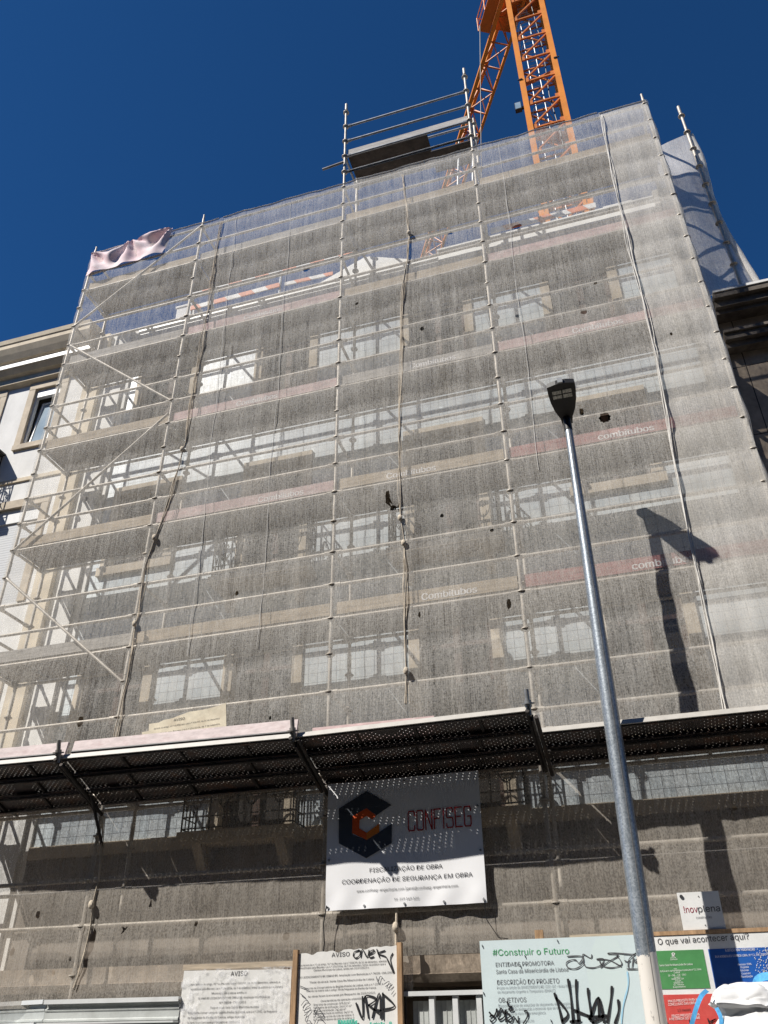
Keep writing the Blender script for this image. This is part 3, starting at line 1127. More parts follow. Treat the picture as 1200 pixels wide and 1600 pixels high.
# toe boards with the hire firm's name
TB = {(12.286, 1): 'pink_board', (10.286, 1): 'pink_board', (8.286, 1): 'pink_board', (6.286, 3): 'red_board', (8.286, 3): 'red_board', (10.286, 3): 'pink_board', (12.286, 3): 'pink_board'}
TXT = {(12.286, 1): (-5.35, 'Combitubos'), (10.286, 1): (-5.30, 'Combitubos'), (8.286, 1): (-4.75, 'Combitubos'), (10.286, 2): (-2.35, 'Combitubos'), (8.286, 2): (-2.75, 'Combitubos'),
       (6.286, 2): (-2.3, 'Combitubos'), (10.286, 3): (0.14, 'Combitubos'), (8.286, 3): (0.22, 'combitubos'), (6.286, 3): (0.33, 'combitubos')}
for zd in DECKS[1:]:
    for i in range(4):
        m = MB()
        m.box(PX[i] + .04, PX[i + 1] - .04, YO + .028, YO + .055, zd + .075, zd + .25)
        tb = m.build('toe_board', TB.get((zd, i), 'wood' if (i + int(zd)) % 3 else 'plank_grey'), sca)
        if (zd, i) in TXT:
            x, s_ = TXT[(zd, i)]
            m = MB()
            for sh in (-.005, 0, .005):
                fit_text(m, s_, x + sh, x + .72 + sh, zd + .098, YO + .0255 - .0004 * (sh > 0) - .0008 * (sh < 0), .185)
            m.build('lettering', 'white_print', tb)

# ------------------------------------------------------------------ catch fans (perforated planks on brackets)


def fan(label, bays, rows, brackets, off=0.0):
    YA, ZA = 9.13, 4.175                     # inner edge
    sy, sz = -0.875, 0.41                    # to the outer edge of three rows
    L = math.hypot(sy, sz)
    uy, uz = sy / L, sz / L
    t = thing('catch_fan', ((bays[0][0] + bays[-1][1]) / 2, 9.1, 4.17), label, 'catch fan', 'perforated catch fans over the pavement')
    wrow = L / 3

    def P(x, s, n=0.0):
        tz = -.165 if rows == 2 else (-.063 - .0146 * (x + 7.5) if x < -3.5 else -.076 - .012 * (x + 3.4))
        return Vector((x, YA + uy * s + uz * n, ZA + uz * s - uy * n + tz * s / L))
    for (x0, x1) in bays:
        for k in range(rows):
            s0, s1 = k * wrow + .012, (k + 1) * wrow - .012
            m = MB()
            m.quad(P(x0, s0), P(x1, s0), P(x1, s1), P(x0, s1), [(x0, s0), (x1, s0), (x1, s1), (x0, s1)])
            for e, sg in ((s0, 1), (s1, -1)):
                m.quad(P(x0, e), P(x0, e, -.055), P(x1, e, -.055), P(x1, e), [(0, .001)] * 4)
                m.quad(P(x0, e, -.055), P(x0, e + sg * .025, -.055), P(x1, e + sg * .025, -.055), P(x1, e, -.055), [(0, .001)] * 4)
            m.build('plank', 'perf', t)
        m = MB()
        n = max(2, int((x1 - x0) / .62))
        for j in range(1, n):
            xx = x0 + (x1 - x0) * j / n + .07 * math.sin(j * 5.1)
            for k in range(rows):
                sh = .16 * (k - 1) * 0.5
                m = MB()
                m.beam(P(xx + sh, k * wrow + .02, -.02), P(xx + sh, (k + 1) * wrow - .02, -.02), .028, .03)
                m.build('stiffener', 'rust', t)
        m = MB()
        s1 = rows * wrow
        m.hexa([P(x0, s1 - .005, -.04), P(x1, s1 - .005, -.04), P(x1, s1 + .012, -.04), P(x0, s1 + .012, -.04),
                P(x0, s1 - .005, .02), P(x1, s1 - .005, .02), P(x1, s1 + .012, .02), P(x0, s1 + .012, .02)])
        m.build('edge_profile', 'steel_edge', t)
        for k in range(1, rows):
            m = MB()
            m.tube([P(x0, k * wrow, -.075), P(x1, k * wrow, -.075)], .017, 8)
            m.build('bearer', 'rust', t, True)
    for x in brackets:
        m = MB()
        se = rows * wrow + .06
        m.tube([P(x - .035, -.08, -.08), P(x - .035, se, -.08)], .022, 10)
        m.tube([P(x + .045, -.08, -.13), P(x + .045, se - .05, -.13)], .022, 10)
        m.beam(P(x, 0, -.10), P(x, se - .1, -.10), .02, .08)
        if x < -6:
            m.tube([P(x + .1, .32, -.12), Vector((x + .12, YO - .03, 3.64))], .018, 10)
        br = m.build('bracket', 'rust', t, True)
        e = P(x - .02, se, -.02)
        d = Vector((0, -.25, .97)).normalized()
        m = MB()
        m.tube([e - d * .09, e + d * .17], .024, 10)
        m.tube([e + d * .02, e + d * .032], .066, 14)
        m.tube([e - d * .01, e + d * .06], .036, 10)
        m.build('coupler', 'galv' if x > -3 else 'tube_dark', br, True)
    return t, P, wrow


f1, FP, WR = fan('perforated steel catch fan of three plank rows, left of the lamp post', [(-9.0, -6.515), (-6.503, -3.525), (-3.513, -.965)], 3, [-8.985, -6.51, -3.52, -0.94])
# boards lying on the fan's outer edge
for (x0, x1, s, n, h, mat, lb) in ((-9.0, -6.56, .88, .07, .17, 'pale_board', 'flaking pale board'), (-6.47, -3.56, .88, .07, .17, 'pale_board', 'faded pink board'), (-3.48, -2.05, .60, .05, .21, 'pink_board', 'faded pink board with white lettering')):
    m = MB()
    m.hexa([FP(x0, s, n), FP(x1, s, n), FP(x1, s + .03, n), FP(x0, s + .03, n), FP(x0, s, n) + Vector((0, 0.03, h)), FP(x1, s, n) + Vector((0, .03, h)), FP(x1, s + .03, n) + Vector((0, .03, h)), FP(x0, s + .03, n) + Vector((0, .03, h))])
    bb = m.build('edge_board', mat, f1, label=lb)
    if x0 > -4:
        m = MB()
        p0 = FP(0, s + .034, n)
        fit_text(m, 'Combitubos', -2.82, -2.10, p0.z + .06, p0.y + .01, .14)
        m.build('lettering', 'white_print', bb)
for (x0, x1) in ((-9.0, -6.6), (-6.43, -3.6)):  # black tube drawn in for the shaded gap below the edge boards
    m = MB()
    m.tube([FP(x0, .95, .07), FP(x1, .94, .07)], .018, 8)
    m.build('gap_shade_strip', 'black_rubber', f1, True)
f2, _, _ = fan('perforated steel catch fan of two plank rows, right of the lamp post', [(-0.915, 2.3)], 2, [2.2])

# ------------------------------------------------------------------ debris nets
RAILS = [R0 + .5 * k for k in range(-11, 18)]


def net_surface(x, z, seed, fold=1.0, lowz=None):
    ph = (z - R0) / .5
    span = ph - math.floor(ph)
    bulge = math.sin(math.pi * span) * 0.018
    n1 = noise.noise(Vector((x * 4.0 + seed, z * .35, seed))) * .028
    n2 = noise.noise(Vector((x * 11.0 + seed, z * .8, 4 + seed))) * .010
    n3 = noise.noise(Vector((x * .8, z * .7, seed))) * .04
    kz = round(ph)
    pin = 0.0
    i0 = math.floor(x / .78)
    for i in (i0 - 1, i0, i0 + 1):
        for k in (kz - 1, kz, kz + 1):
            hsh = math.sin(i * 12.9898 + k * 78.233 + seed) * 43758.5453
            hsh -= math.floor(hsh)
            if hsh < .45:
                continue
            dx, dz = x - (i + .2 + .6 * hsh) * .78, z - (R0 + .5 * k)
            d = math.hypot(dx, dz)
            if d < .5:
                pin += math.exp(-d / .11) * (.55 + .45 * math.cos(7 * math.atan2(dz, dx) + hsh * 9)) * .017
    dist = min(abs(x - p) for p in PX)
    hug = min(1.0, dist / .5)
    if z > 15:
        fold = fold * max(.25, 1 - (z - 15) * 2)
    return YO - .040 - bulge - (abs(n1) + abs(n2) + abs(n3)) * fold * (.25 + .75 * hug) + min(pin, .03)


def net(label, x0, x1, z0, z1, mat, seed, holes=(), step=.048, edge_x=None, top=None, hem=True, y_add=0.0):
    """edge_x(z) -> (left, right); ragged holes are cut out of the mesh"""
    nx, nz = max(2, int((x1 - x0) / step)), max(2, int((z1 - z0) / step))
    vs = []
    for j in range(nz + 1):
        z = z0 + (z1 - z0) * j / nz
        a, b2 = edge_x(z) if edge_x else (x0, x1)
        for i in range(nx + 1):
            x = a + (b2 - a) * i / nx
            zz = z
            if top and j == nz:
                zz = z + top(x)
            vs.append(Vector((x, net_surface(x, zz, seed) + y_add, zz)))
    keep = []
    for j in range(nz):
        for i in range(nx):
            q = (j * (nx + 1) + i, j * (nx + 1) + i + 1, (j + 1) * (nx + 1) + i + 1, (j + 1) * (nx + 1) + i)
            keep.append(q)
    dead = set()
    snap = {}
    for (hx, hz, rx, rz) in holes:
        for fi, q in enumerate(keep):
            c = sum((vs[k] for k in q), Vector()) / 4
            if ((c.x - hx) / (rx + step * .35)) ** 2 + ((c.z - hz) / (rz + step * .35)) ** 2 < 1:
                dead.add(fi)
        touched = {k for fi in dead for k in keep[fi]}
        for k in touched:
            dx, dz = (vs[k].x - hx) / rx, (vs[k].z - hz) / rz
            l = math.hypot(dx, dz)
            if 0.2 < l < 3:
                jag = 1 + .12 * math.sin(9 * math.atan2(dz, dx))
                snap[k] = (hx + dx / l * rx * jag, hz + dz / l * rz * jag)
    for k, (x, z) in snap.items():
        vs[k].x, vs[k].z = x, z
    m = MB()
    m.v = vs
    m.f = [q for fi, q in enumerate(keep) if fi not in dead]
    o = m.build('debris_net', mat, None, True)
    tag(o, label, 'netting', 'debris netting over the scaffold')
    if hem:
        hm = MB()
        pts = [vs[nz * (nx + 1) + i] + Vector((0, -.006, .004)) for i in range(0, nx + 1, 3)]
        hm.tube(pts, .012, 6)
        hm.build('hem', 'hem', o, True)
    return o


SE1 = [(15.4, -6.02), (9.77, -6.08), (8.57, -6.22), (7.75, -6.39), (6.37, -6.43), (4.2, -6.44), (2.0, -6.44)]
SE2 = [(15.4, -2.35), (13.33, -2.25), (11.37, -2.44), (7.72, -2.53), (7.2, -2.48), (5.07, -2.49), (2.0, -2.5)]
SE3 = [(15.4, 1.28), (11.6, 1.18), (10.49, 1.22), (7.98, 1.10), (4.6, .98), (2.0, .95)]


def seam(S, z):
    for (za, xa), (zb, xb) in zip(S, S[1:]):
        if za >= z >= zb:
            t = (za - z) / (za - zb)
            return xa + (xb - xa) * t
    return S[0][1] if z > S[0][0] else S[-1][1]


def scallop(x): return .012 * math.sin(x * 5.3) + .008 * math.sin(x * 13.1)


TZ = 15.36
net('thin net over the left end bay of the scaffold, diagonals showing through', -9.0, -6.0, 4.36, TZ, 'net_left', 1.3,
    [(-7.043, 5.273, .045, .075), (-7.3, 11.0, .03, .06), (-7.75, 9.0, .02, .04)], edge_x=lambda z: (-9.01, seam(SE1, z)), top=scallop)
net('net panel between the two bunched net seams, left of centre', -6.0, -2.4, 4.36, TZ, 'net', 4.1,
    [(-4.152, 13.152, .07, .045), (-4.256, 4.712 + .3, .02, .03), (-2.70, 7.98, .035, .13), (-2.62, 7.80, .05, .04), (-4.9, 6.86, .03, .04), (-3.2, 12.0, .035, .03), (-5.2, 10.9, .05, .02)],
    edge_x=lambda z: (seam(SE1, z), seam(SE2, z)), top=scallop)
net('net panel behind the lamp head, with a round hole cut through it', -2.4, 1.25, 4.36, TZ, 'net', 7.7,
    [(0.357, 8.667, .075, .095), (0.07, 8.84, .03, .06), (.352, 10.663, .055, .05), (-2.099, 11.057, .035, .045), (-1.176, 6.12, .028, .08), (-2.309, 6.143, .016, .06), (-2.343, 13.269, .05, .03), (-1.543, 13.168, .05, .025), (-.421, 12.904, .075, .045), (-1.95, 7.55, .03, .03), (-1.3, 7.2, .03, .03), (-.6, 10.9, .05, .03), (.6, 11.2, .03, .03)],
    edge_x=lambda z: (seam(SE2, z), seam(SE3, z)), top=scallop)
net('doubled whitish net at the right corner of the scaffold', 1.2, 2.07, 4.36, 15.33, 'net_double', 11.2, [(1.45, 9.9, .02, .03)],
    edge_x=lambda z: (seam(SE3, z) - .02, 2.06), top=lambda x: .02 * (x - 1.3))
# wrap of the same corner round the end standard
m = MB()
nz = 120
ring = []
for j in range(nz + 1):
    z = 4.36 + (15.36 - 4.36) * j / nz
    rr = .055 + .012 * math.sin(z * 6.2) + .012 * noise.noise(Vector((z * 2, 0, 0)))
    row = []
    for k in range(9):
        a = -math.pi * .5 + math.pi * 1.15 * k / 8
        row.append(Vector((2.035 + rr * math.cos(a), 9.2 + rr * math.sin(a) * 1.0, z)))
    ring.append(row)
for j in range(nz):
    for k in range(8):
        m.quad(ring[j][k], ring[j][k + 1], ring[j + 1][k + 1], ring[j + 1][k])
o = m.build('debris_net', 'net_double', None, True)
tag(o, 'net wrapped round the right corner tube of the scaffold', 'netting', 'debris netting over the scaffold')
# side net on the return bay, spreading onto the neighbour's cornice
m = MB()
nu, nv = 26, 70
grid = []
for j in range(nv + 1):
    t = j / nv
    z = 15.25 - (15.25 - 11.25) * t
    xr = 2.76 + .05 * t + .15 * max(0, (t - .62) / .38) ** 2.2 + .03 * math.sin(t * 9)
    row = []
    for i in range(nu + 1):
        u = i / nu
        x = 1.98 + (xr - 1.98) * u
        y = 9.99 + .05 * noise.noise(Vector((x * 3, z * 1.2, 2))) + .03 * math.sin(u * 5 + z * 2.1) - .04 * math.sin(u * math.pi)
        zz = z - .10 * (1 - u) * (1 - t) - .06 * math.sin(u * math.pi) * (1 - t)
        if u > .9:
            y += (u - .9) * .5
        row.append(Vector((x, y, zz)))
    grid.append(row)
for j in range(nv):
    for i in range(nu):
        m.quad(grid[j][i], grid[j][i + 1], grid[j + 1][i + 1], grid[j + 1][i])
o = m.build('debris_net', 'net_side', None, True)
tag(o, 'net over the return bay, hanging onto the brown neighbour\'s cornice', 'netting', 'debris netting over the scaffold')

hm = MB()
epts = [grid[j][nu] + Vector((.03, .02, 0)) for j in range(0, nv + 1, 2)]
hm.tube(epts, [.055 + .018 * noise.noise(Vector((p.z * 2.3, 1, 0))) for p in epts], 10)
hm.build('rolled_edge', 'net_double', o, True)

# lower nets under the fan
LOWT = 4.22
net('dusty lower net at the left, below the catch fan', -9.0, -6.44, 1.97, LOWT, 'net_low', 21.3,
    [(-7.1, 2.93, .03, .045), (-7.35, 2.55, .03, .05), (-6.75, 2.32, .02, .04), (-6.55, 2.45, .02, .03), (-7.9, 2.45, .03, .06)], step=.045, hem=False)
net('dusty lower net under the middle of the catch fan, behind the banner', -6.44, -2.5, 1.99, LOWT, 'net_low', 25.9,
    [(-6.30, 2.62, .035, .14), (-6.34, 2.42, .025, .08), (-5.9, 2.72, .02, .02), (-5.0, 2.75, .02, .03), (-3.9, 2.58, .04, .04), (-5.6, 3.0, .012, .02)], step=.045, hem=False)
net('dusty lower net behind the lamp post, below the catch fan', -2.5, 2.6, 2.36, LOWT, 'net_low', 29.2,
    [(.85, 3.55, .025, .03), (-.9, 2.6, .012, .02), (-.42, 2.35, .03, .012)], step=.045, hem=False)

# bunched seams and cords


def cord_bundle(label, S, z0, z1, strands, spread, seed, mat='cord', r=.007, knots=()):
    b = MB()
    rg = random.Random(seed)
    for s_ in range(strands):
        pts = []
        ph = rg.uniform(0, 6)
        n = int((z1 - z0) / .12)
        for j in range(n + 1):
            z = z1 + (z0 - z1) * j / n
            tight = 1.0
            for kz in knots:
                tight = min(tight, abs(z - kz) / .5 + .1)
            off = spread * tight * (math.sin(z * 1.9 + ph) * .6 + noise.noise(Vector((z * 1.3, seed + s_ * 3.1, 0))) * .9)
            x = seam(S, z) + off
            pts.append(Vector((x, net_surface(x, z, seed) - .012 - .008 * (s_ % 3), z)))
        rr = [max(.004, r * (.7 + .5 * noise.noise(Vector((p.z * 3, s_, seed))))) for p in pts]
        b.tube(pts, rr, 6)
    for kz in knots:
        x = seam(S, kz)
        b.ellipsoid((x, net_surface(x, kz, seed) - .05, kz), .035, .03, .05, 8, 6)
    o = b.build('net_cord', mat, None, True)
    return tag(o, label, 'cord', 'cords lacing the nets together')


cord_bundle('thick bundle of dirty cords at the left net seam', SE1, 4.9, 15.2, 5, .045, 3, knots=(9.6, 8.0, 6.6))
cord_bundle('knotted tan cords lacing the middle net seam', SE2, 5.0, 15.1, 5, .035, 8, knots=(13.4, 7.6, 7.2, 5.4))
cord_bundle('smooth white cord pair along the right net seam', SE3, 4.5, 15.25, 4, .032, 12, 'hem', .0085)
SL = [(3.95, -6.40), (3.5, -6.36), (2.93, -6.36), (2.56, -6.38), (2.15, -6.44)]
cord_bundle('tangled cord and torn edge of the lower left net seam', SL, 2.16, 4.0, 4, .04, 16, knots=(3.0,))
SM = [(2.85, -2.66), (2.5, -2.66), (2.1, -2.72)]
cord_bundle('rolled net end hanging below the banner', SM, 2.1, 2.84, 4, .012, 19, r=.018, knots=(2.62,))
for lab, S in (('thin white cord hanging down the net, left of centre', [(15.3, -5.72), (10, -5.6), (5, -5.5)]), ('thin white cord hanging down the net between the middle and fourth posts', [(15.3, -4.55), (5, -4.5)]),
               ('thin white net edge right of the fourth post', [(15.3, -.52), (5, -.62)])):
    cord_bundle(lab, S, 6.0 if 'edge' not in lab else 8.0, 15.2, 1, .02, hash(S[0][1]) % 50, 'hem', .006)

# ------------------------------------------------------------------ faded sheet at the top left corner
m = MB()
nu, nv = 60, 30
c00, c10, c01, c11 = Vector((-8.97, 0, 15.30)), Vector((-7.12, 0, 15.40)), Vector((-8.99, 0, 14.66)), Vector((-7.26, 0, 14.72))
gr = []
for j in range(nv + 1):
    row = []
    for i in range(nu + 1):
        u, t = i / nu, j / nv
        p = (c00 * (1 - u) + c10 * u) * (1 - t) + (c01 * (1 - u) + c11 * u) * t
        x, z = p.x, p.z
        y = 9.09
        for (hx, hz) in ((-8.98, 15.33), (-8.05, 15.4), (-7.12, 15.42)):
            r_ = math.hypot(x - hx, z - hz)
            a_ = math.atan2(hz - z, x - hx)
            y -= .055 * math.sin(a_ * 8 + hx * 3) * math.exp(-((r_ - .4) / .38) ** 2)
        z -= .02 * math.sin(u * 2 * math.pi) ** 2 * (1 - t)
        y += .016 * noise.noise(Vector((x * 6, z * 6, 1)))
        row.append(Vector((x, y, z)))
    gr.append(row)
for j in range(nv):
    for i in range(nu):
        m.quad(gr[j][i], gr[j][i + 1], gr[j + 1][i + 1], gr[j + 1][i])
o = m.build('cover_sheet', 'sheet', None, True)
tag(o, 'crumpled pale pink sheet tied to the top left corner of the scaffold', 'sheet')

# ------------------------------------------------------------------ torn notice resting behind the fan's edge boards
q = [at(222, 1147, 8.62), at(353, 1136, 8.62), at(353, 1100, 8.62)]
top = [at(353, 1098, 8.62), at(340, 1103, 8.62), at(325, 1107, 8.62), at(316, 1109, 8.62), at(296, 1112, 8.62), at(277, 1119, 8.62), at(270, 1122, 8.62), at(256, 1125, 8.62), at(248, 1129, 8.62), at(233, 1131, 8.62), at(232, 1142, 8.62), at(222, 1144, 8.62)]
base_l, base_r = at(221, 1165, 8.62), at(354, 1152, 8.62)
pts = [base_l, base_r] + top
m = MB()
m.poly(pts)
m.poly([p + Vector((0, .012, 0)) for p in reversed(pts)])
for i in range(len(pts)):
    a, b2 = pts[i], pts[(i + 1) % len(pts)]
    m.quad(a, b2, b2 + Vector((0, .012, 0)), a + Vector((0, .012, 0)))
o = m.build('torn_notice', 'paper_old', None)
tag(o, 'torn yellowed remnant of a notice board standing on the catch fan', 'notice')
m = MB()
a = at(240, 1141, 8.616)
b2 = at(343, 1124.5, 8.616)
sl_ = (b2.z - a.z) / (b2.x - a.x)
fit_text(m, 'termos do artigo 12.º do Decreto-Lei n.º 555/99, de 16 de dezembro', a.x, b2.x, a.z + .01, 8.616, .034, sl_, .0012)
a = at(243, 1149, 8.616)
b2 = at(343, 1131.5, 8.616)
fit_text(m, 'modificado pelo Decreto-Lei n.º 136/2014, de 9 de setembro', a.x, b2.x, a.z + .01, 8.616, .034, sl_, .0012)
a = at(278, 1117, 8.616)
text_into(m, 'AVISO', a.x - .05, a.z - .075, 8.616, .062, 1.1, 'LEFT', sl_, .002)
m.build('lettering', 'ink', o)

# ------------------------------------------------------------------ banner


def wav(x, z):
    u = (x + 3.46) / 1.76
    return 9.055 - .010 * math.sin(u * 7 + z * 2.1) - .012 * noise.noise(Vector((x * 2.4, z * 2.4, 3))) - .010 * math.exp(-((z - 2.86) / .12) ** 2) * math.sin(x * 17)


BX, BXR, BT, BB = -3.432, -1.684, 4.122, 2.800
ban = thing('banner', ((BX + BXR) / 2, 9.055, BB), 'white engineering firm banner with dark hexagon logo, hung on the lower net', 'banner')
m = MB()
nu, nv = 70, 54
for j in range(nv):
    for i in range(nu):
        c = []
        for (di, dj) in ((0, 0), (1, 0), (1, 1), (0, 1)):
            x = BX + (BXR - BX) * (i + di) / nu
            z = BB + (BT - BB) * (j + dj) / nv
            c.append((x, wav(x, z), z))
        m.quad(*c)
M['vinyl'] = NT('white_vinyl').finish((0.82, 0.82, 0.83), 0.45, spec=0.3)
m.build('vinyl_sheet', 'vinyl', ban, True)


def bp(px, py):
    """point of the banner under a photo pixel"""
    p = at(px, py, 9.05)
    return p.x, p.z


def on(x, z): return wav(x, z) - .004


HX, HZ = -2.928, 3.62
LOGO = [('logo_dark', [(92, 295), (290, 165), (468, 265), (358, 342), (288, 290), (188, 348), (188, 480), (92, 545)]), ('logo_mid', [(92, 545), (188, 480), (290, 520), (290, 652)]), ('logo_dark', [(290, 652), (290, 520), (378, 462), (470, 400), (470, 540)]),
        ('logo_orange', [(188, 348), (288, 290), (358, 342), (330, 372), (290, 345), (238, 378), (238, 435), (290, 468), (290, 520), (188, 470)]), ('logo_amber', [(290, 468), (380, 400), (380, 462), (290, 520)])]
for mt, poly in LOGO:
    m = MB()
    pts = [bp(510 + x * 260 / 1200, 1200 + y * 230 / 1062) for x, y in poly]
    m.poly([(x, on(x, z) - .004, z) for x, z in pts])
    m.build('emblem', mt, ban)
m = MB()
SEG = {'C': [[(1, .78), (1, .9), (.88, 1), (.12, 1), (0, .9), (0, .1), (.12, 0), (.88, 0), (1, .1), (1, .24)]],
       'O': [[(.12, 1), (.88, 1), (1, .9), (1, .1), (.88, 0), (.12, 0), (0, .1), (0, .9), (.12, 1)]],
       'N': [[(0, 0), (0, 1), (.95, .02), (1, 0), (1, 1)]], 'F': [[(0, 0), (0, 1), (1, 1)], [(0, .52), (.8, .52)]], 'I': [[(.5, 0), (.5, 1)]],
       'S': [[(1, .8), (1, .9), (.88, 1), (.12, 1), (0, .9), (0, .6), (.12, .5), (.88, .5), (1, .4), (1, .1), (.88, 0), (.12, 0), (0, .1), (0, .2)]],
       'E': [[(1, 1), (0, 1), (0, 0), (1, 0)], [(0, .52), (.8, .52)]], 'G': [[(1, .78), (1, .9), (.88, 1), (.12, 1), (0, .9), (0, .1), (.12, 0), (.88, 0), (1, .1), (1, .5), (.5, .5)]]}
xa, za = bp(638, 1298)
xb, zb = bp(741, 1291)
ztop = bp(638, 1268)[1]
hh = ztop - za
wl = (xb - xa) / 7.4
lx_next = xa
for k, ch in enumerate('CONFISEG'):
    lx = lx_next - (wl * .36 * .0 if ch != 'I' else wl * .3)
    lx_next += wl * (.4 if ch == 'I' else 1)
    for ln in SEG[ch]:
        pp = [Vector((lx + px * wl * .72, 0, za + pz * hh)) for px, pz in ln]
        for a, b2 in zip(pp, pp[1:]):
            d = (b2 - a).normalized()
            nrm = Vector((-d.z, 0, d.x)) * .0065
            a2, b3 = a - d * .0065, b2 + d * .0065
            m.quad(*[(v.x, on(v.x, v.z) - .004, v.z) for v in (a2 + nrm, b3 + nrm, b3 - nrm, a2 - nrm)])
m.build('lettering', 'logo_red', ban)
m = MB()
for s_, p, q, sz, bo in (('FISCALIZAÇÃO DE OBRA', (577, 1363), (690, 1356), .082, 0), ('COORDENAÇÃO DE SEGURANÇA EM OBRA', (534, 1381), (738, 1370), .082, 0), ('www.confiseg-engenharia.com |geral@confiseg-engenharia.com', (557, 1394), (715, 1386), .05, 0), ('Tlf. 219 149 520', (615, 1407), (654, 1405), .046, 0)):
    a, b2 = bp(*p), bp(*q)
    m.cut()
    fit_text(m, s_, a[0], b2[0], (a[1] + b2[1]) / 2, 9.05, sz, 0.0, bo, lambda x, z: on(x, z) - .003)
m.build_split('lettering', 'ink', ban)
m = MB()
for (x, z) in [(BX + .03, BB + .03), (BX + .44, BB + .03), (BX + .88, BB + .03), (BX + 1.3, BB + .03), (BXR - .03, BB + .03), (BX + .03, 3.3), (BXR - .03, 3.3), (BXR - .03, 3.75), (BX + .4, BT - .03), (BX + .9, BT - .03), (BX + 1.3, BT - .03)]:
    m.tube([(x, on(x, z) - .008, z), (x, on(x, z) + .002, z)], .012, 10)
m.build('eyelets', 'galv', ban, True)
m = MB()
m.tube([(BX + .02, 9.045, BB + .05), (BX - .01, 9.04, BB - .12), (BX + .0, 9.06, BB - .3), (BX - .02, 9.08, 2.38)], .006, 6)
m.tube([(BXR - .03, 9.045, BB + .05), (BXR - .02, 9.05, BB - .15), (BXR + .09, 9.06, BB - .32), (BXR + .18, 9.08, 2.47)], .004, 6)
m.tube([(BXR - .03, 9.045, BT), (BXR - .1, 9.1, BT + .06)], .004, 6)
m.tube([(BX + .03, 9.045, BT), (BX + .02, 9.1, BT + .06)], .004, 6)
m.build('tie', 'black_rubber', ban, True)

# ------------------------------------------------------------------ contractor's sign
cs = thing('company_sign', (.34, 9.03, 2.46), 'small square white contractor sign standing on the information board', 'sign')
A, B_, C_, D_ = at(1054, 1401, 9.02), at(1119, 1395, 9.02), at(1064, 1452, 9.02), at(1132, 1449, 9.02)
m = MB()
x0, x1, z0, z1 = .155, .53, 2.475, 2.795
m.box(x0, x1, 9.02, 9.08, z0, z1)
m.build('panel', 'panel_white', cs)
m = MB()
fit_text(m, '!nov', x0 + .03, x0 + .155, 2.62, 9.017, .11, 0, .004)
m.build('lettering', 'logo_crimson', cs)
m = MB()
fit_text(m, 'plena', x0 + .157, x0 + .352, 2.62, 9.017, .11, 0, .004)
m.build('lettering', 'ink', cs)
m = MB()
fit_text(m, 'construções', x0 + .13, x0 + .27, 2.565, 9.017, .045)
m.build('lettering', 'ink_grey', cs)
m = MB()
m.tube([(x0 + .035, 9.0195, z1 - .035), (x0 + .035, 9.008, z1 - .035)], .016, 12)
for (x, z) in ((x0 + .19, z1 - .04), (x0 + .2, z0 + .035)):
    m.tube([(x, 9.0195, z), (x, 9.014, z)], .005, 8)
m.build('screw', 'ink', cs, True)

# ------------------------------------------------------------------ notice boards along the pavement


def board_panel(x0, x1, zt0, zt1, y, zb, th=.02, seg=24, ragged=0.0, seed=0):
    m = MB()
    tops = []
    for i in range(seg + 1):
        u = i / seg
        z = zt0 + (zt1 - zt0) * u
        if ragged:
            z -= ragged * max(0, noise.noise(Vector((u * 11, seed, 0))) + .1) * 1.6
        tops.append((x0 + (x1 - x0) * u, z))
    for (xa, za), (xb, zb2) in zip(tops, tops[1:]):
        m.hexa([(xa, y, zb), (xb, y, zb), (xb, y + th, zb), (xa, y + th, zb), (xa, y, za), (xb, y, zb2), (xb, y + th, zb2), (xa, y + th, za)])
    return m


# first: film-covered notice
nb1 = thing('notice_board', (-4.4, 9.03, 0), 'white works notice under crumpled clear plastic film, left of the graffiti covered one', 'notice')
x0, x1, zt = -5.02, -3.775, 2.285
m = board_panel(x0, x1, zt, zt - .02, 9.03, .9)
m.build('panel', 'paper', nb1)
m = MB()
m.box(x0 - .02, x1 + .01, 9.035, 9.075, zt + .004, zt + .055)
m.build('rail', 'wood', nb1)
for xx in (x0 + .05, x1 - .1):
    m = MB()
    m.box(xx, xx + .05, 9.052, 9.10, 0, zt + .002)
    m.build('post', 'batten', nb1)
m = MB()
y = 9.026
for (s_, pa, pb, sz) in (('AVISO', (360, 1525), (386, 1523), .085),):
    a, b2 = at(*pa, y), at(*pb, y)
    fit_text(m, s_, a.x, b2.x, a.z, y, sz, 0, .003)
LN = ['Nos termos do artigo 78.º do Decreto-Lei n.º 555/99, de 16 de dezembro, alterado e', 'republicado pelo Decreto-Lei n.º 136/2014, de 9 de setembro, torna-se público que a Câmara',
      'Municipal de Lisboa emitiu o', 'ALVARÁ DE LICENCIAMENTO DE OBRAS DE: Ampliação com Demolição', 'N.º 78/OB-CML/2023', 'Titular do alvará: Santa Casa da Misericórdia de Lisboa',
      'Descrito na Conservatória do Registo Predial de Lisboa, sob o n.º 2392, da freguesia', 'da freguesia da Penha de França, artigo matricial', 'As obras foram licenciadas por Despacho de 22/07/2021',
      'Área total de construção: 878,83 m²', 'Volumetria da edificação: 2669,97 m³', 'Área de implantação: 242,40 m²']
zz = 2.145
for i, s_ in enumerate(LN):
    ind = (.1, .1, .35, .2, .45, .35, .1, .1, .1, .1, .1, .1)[i]
    wd = (1.02, 1.05, .4, .82, .3, .55, 1.0, .65, .6, .42, .42, .4)[i]
    m.cut()
    fit_text(m, s_, x0 + ind, x0 + ind + wd, zz, y, .036)
    zz -= .043
m.build_split('lettering', 'ink', nb1)
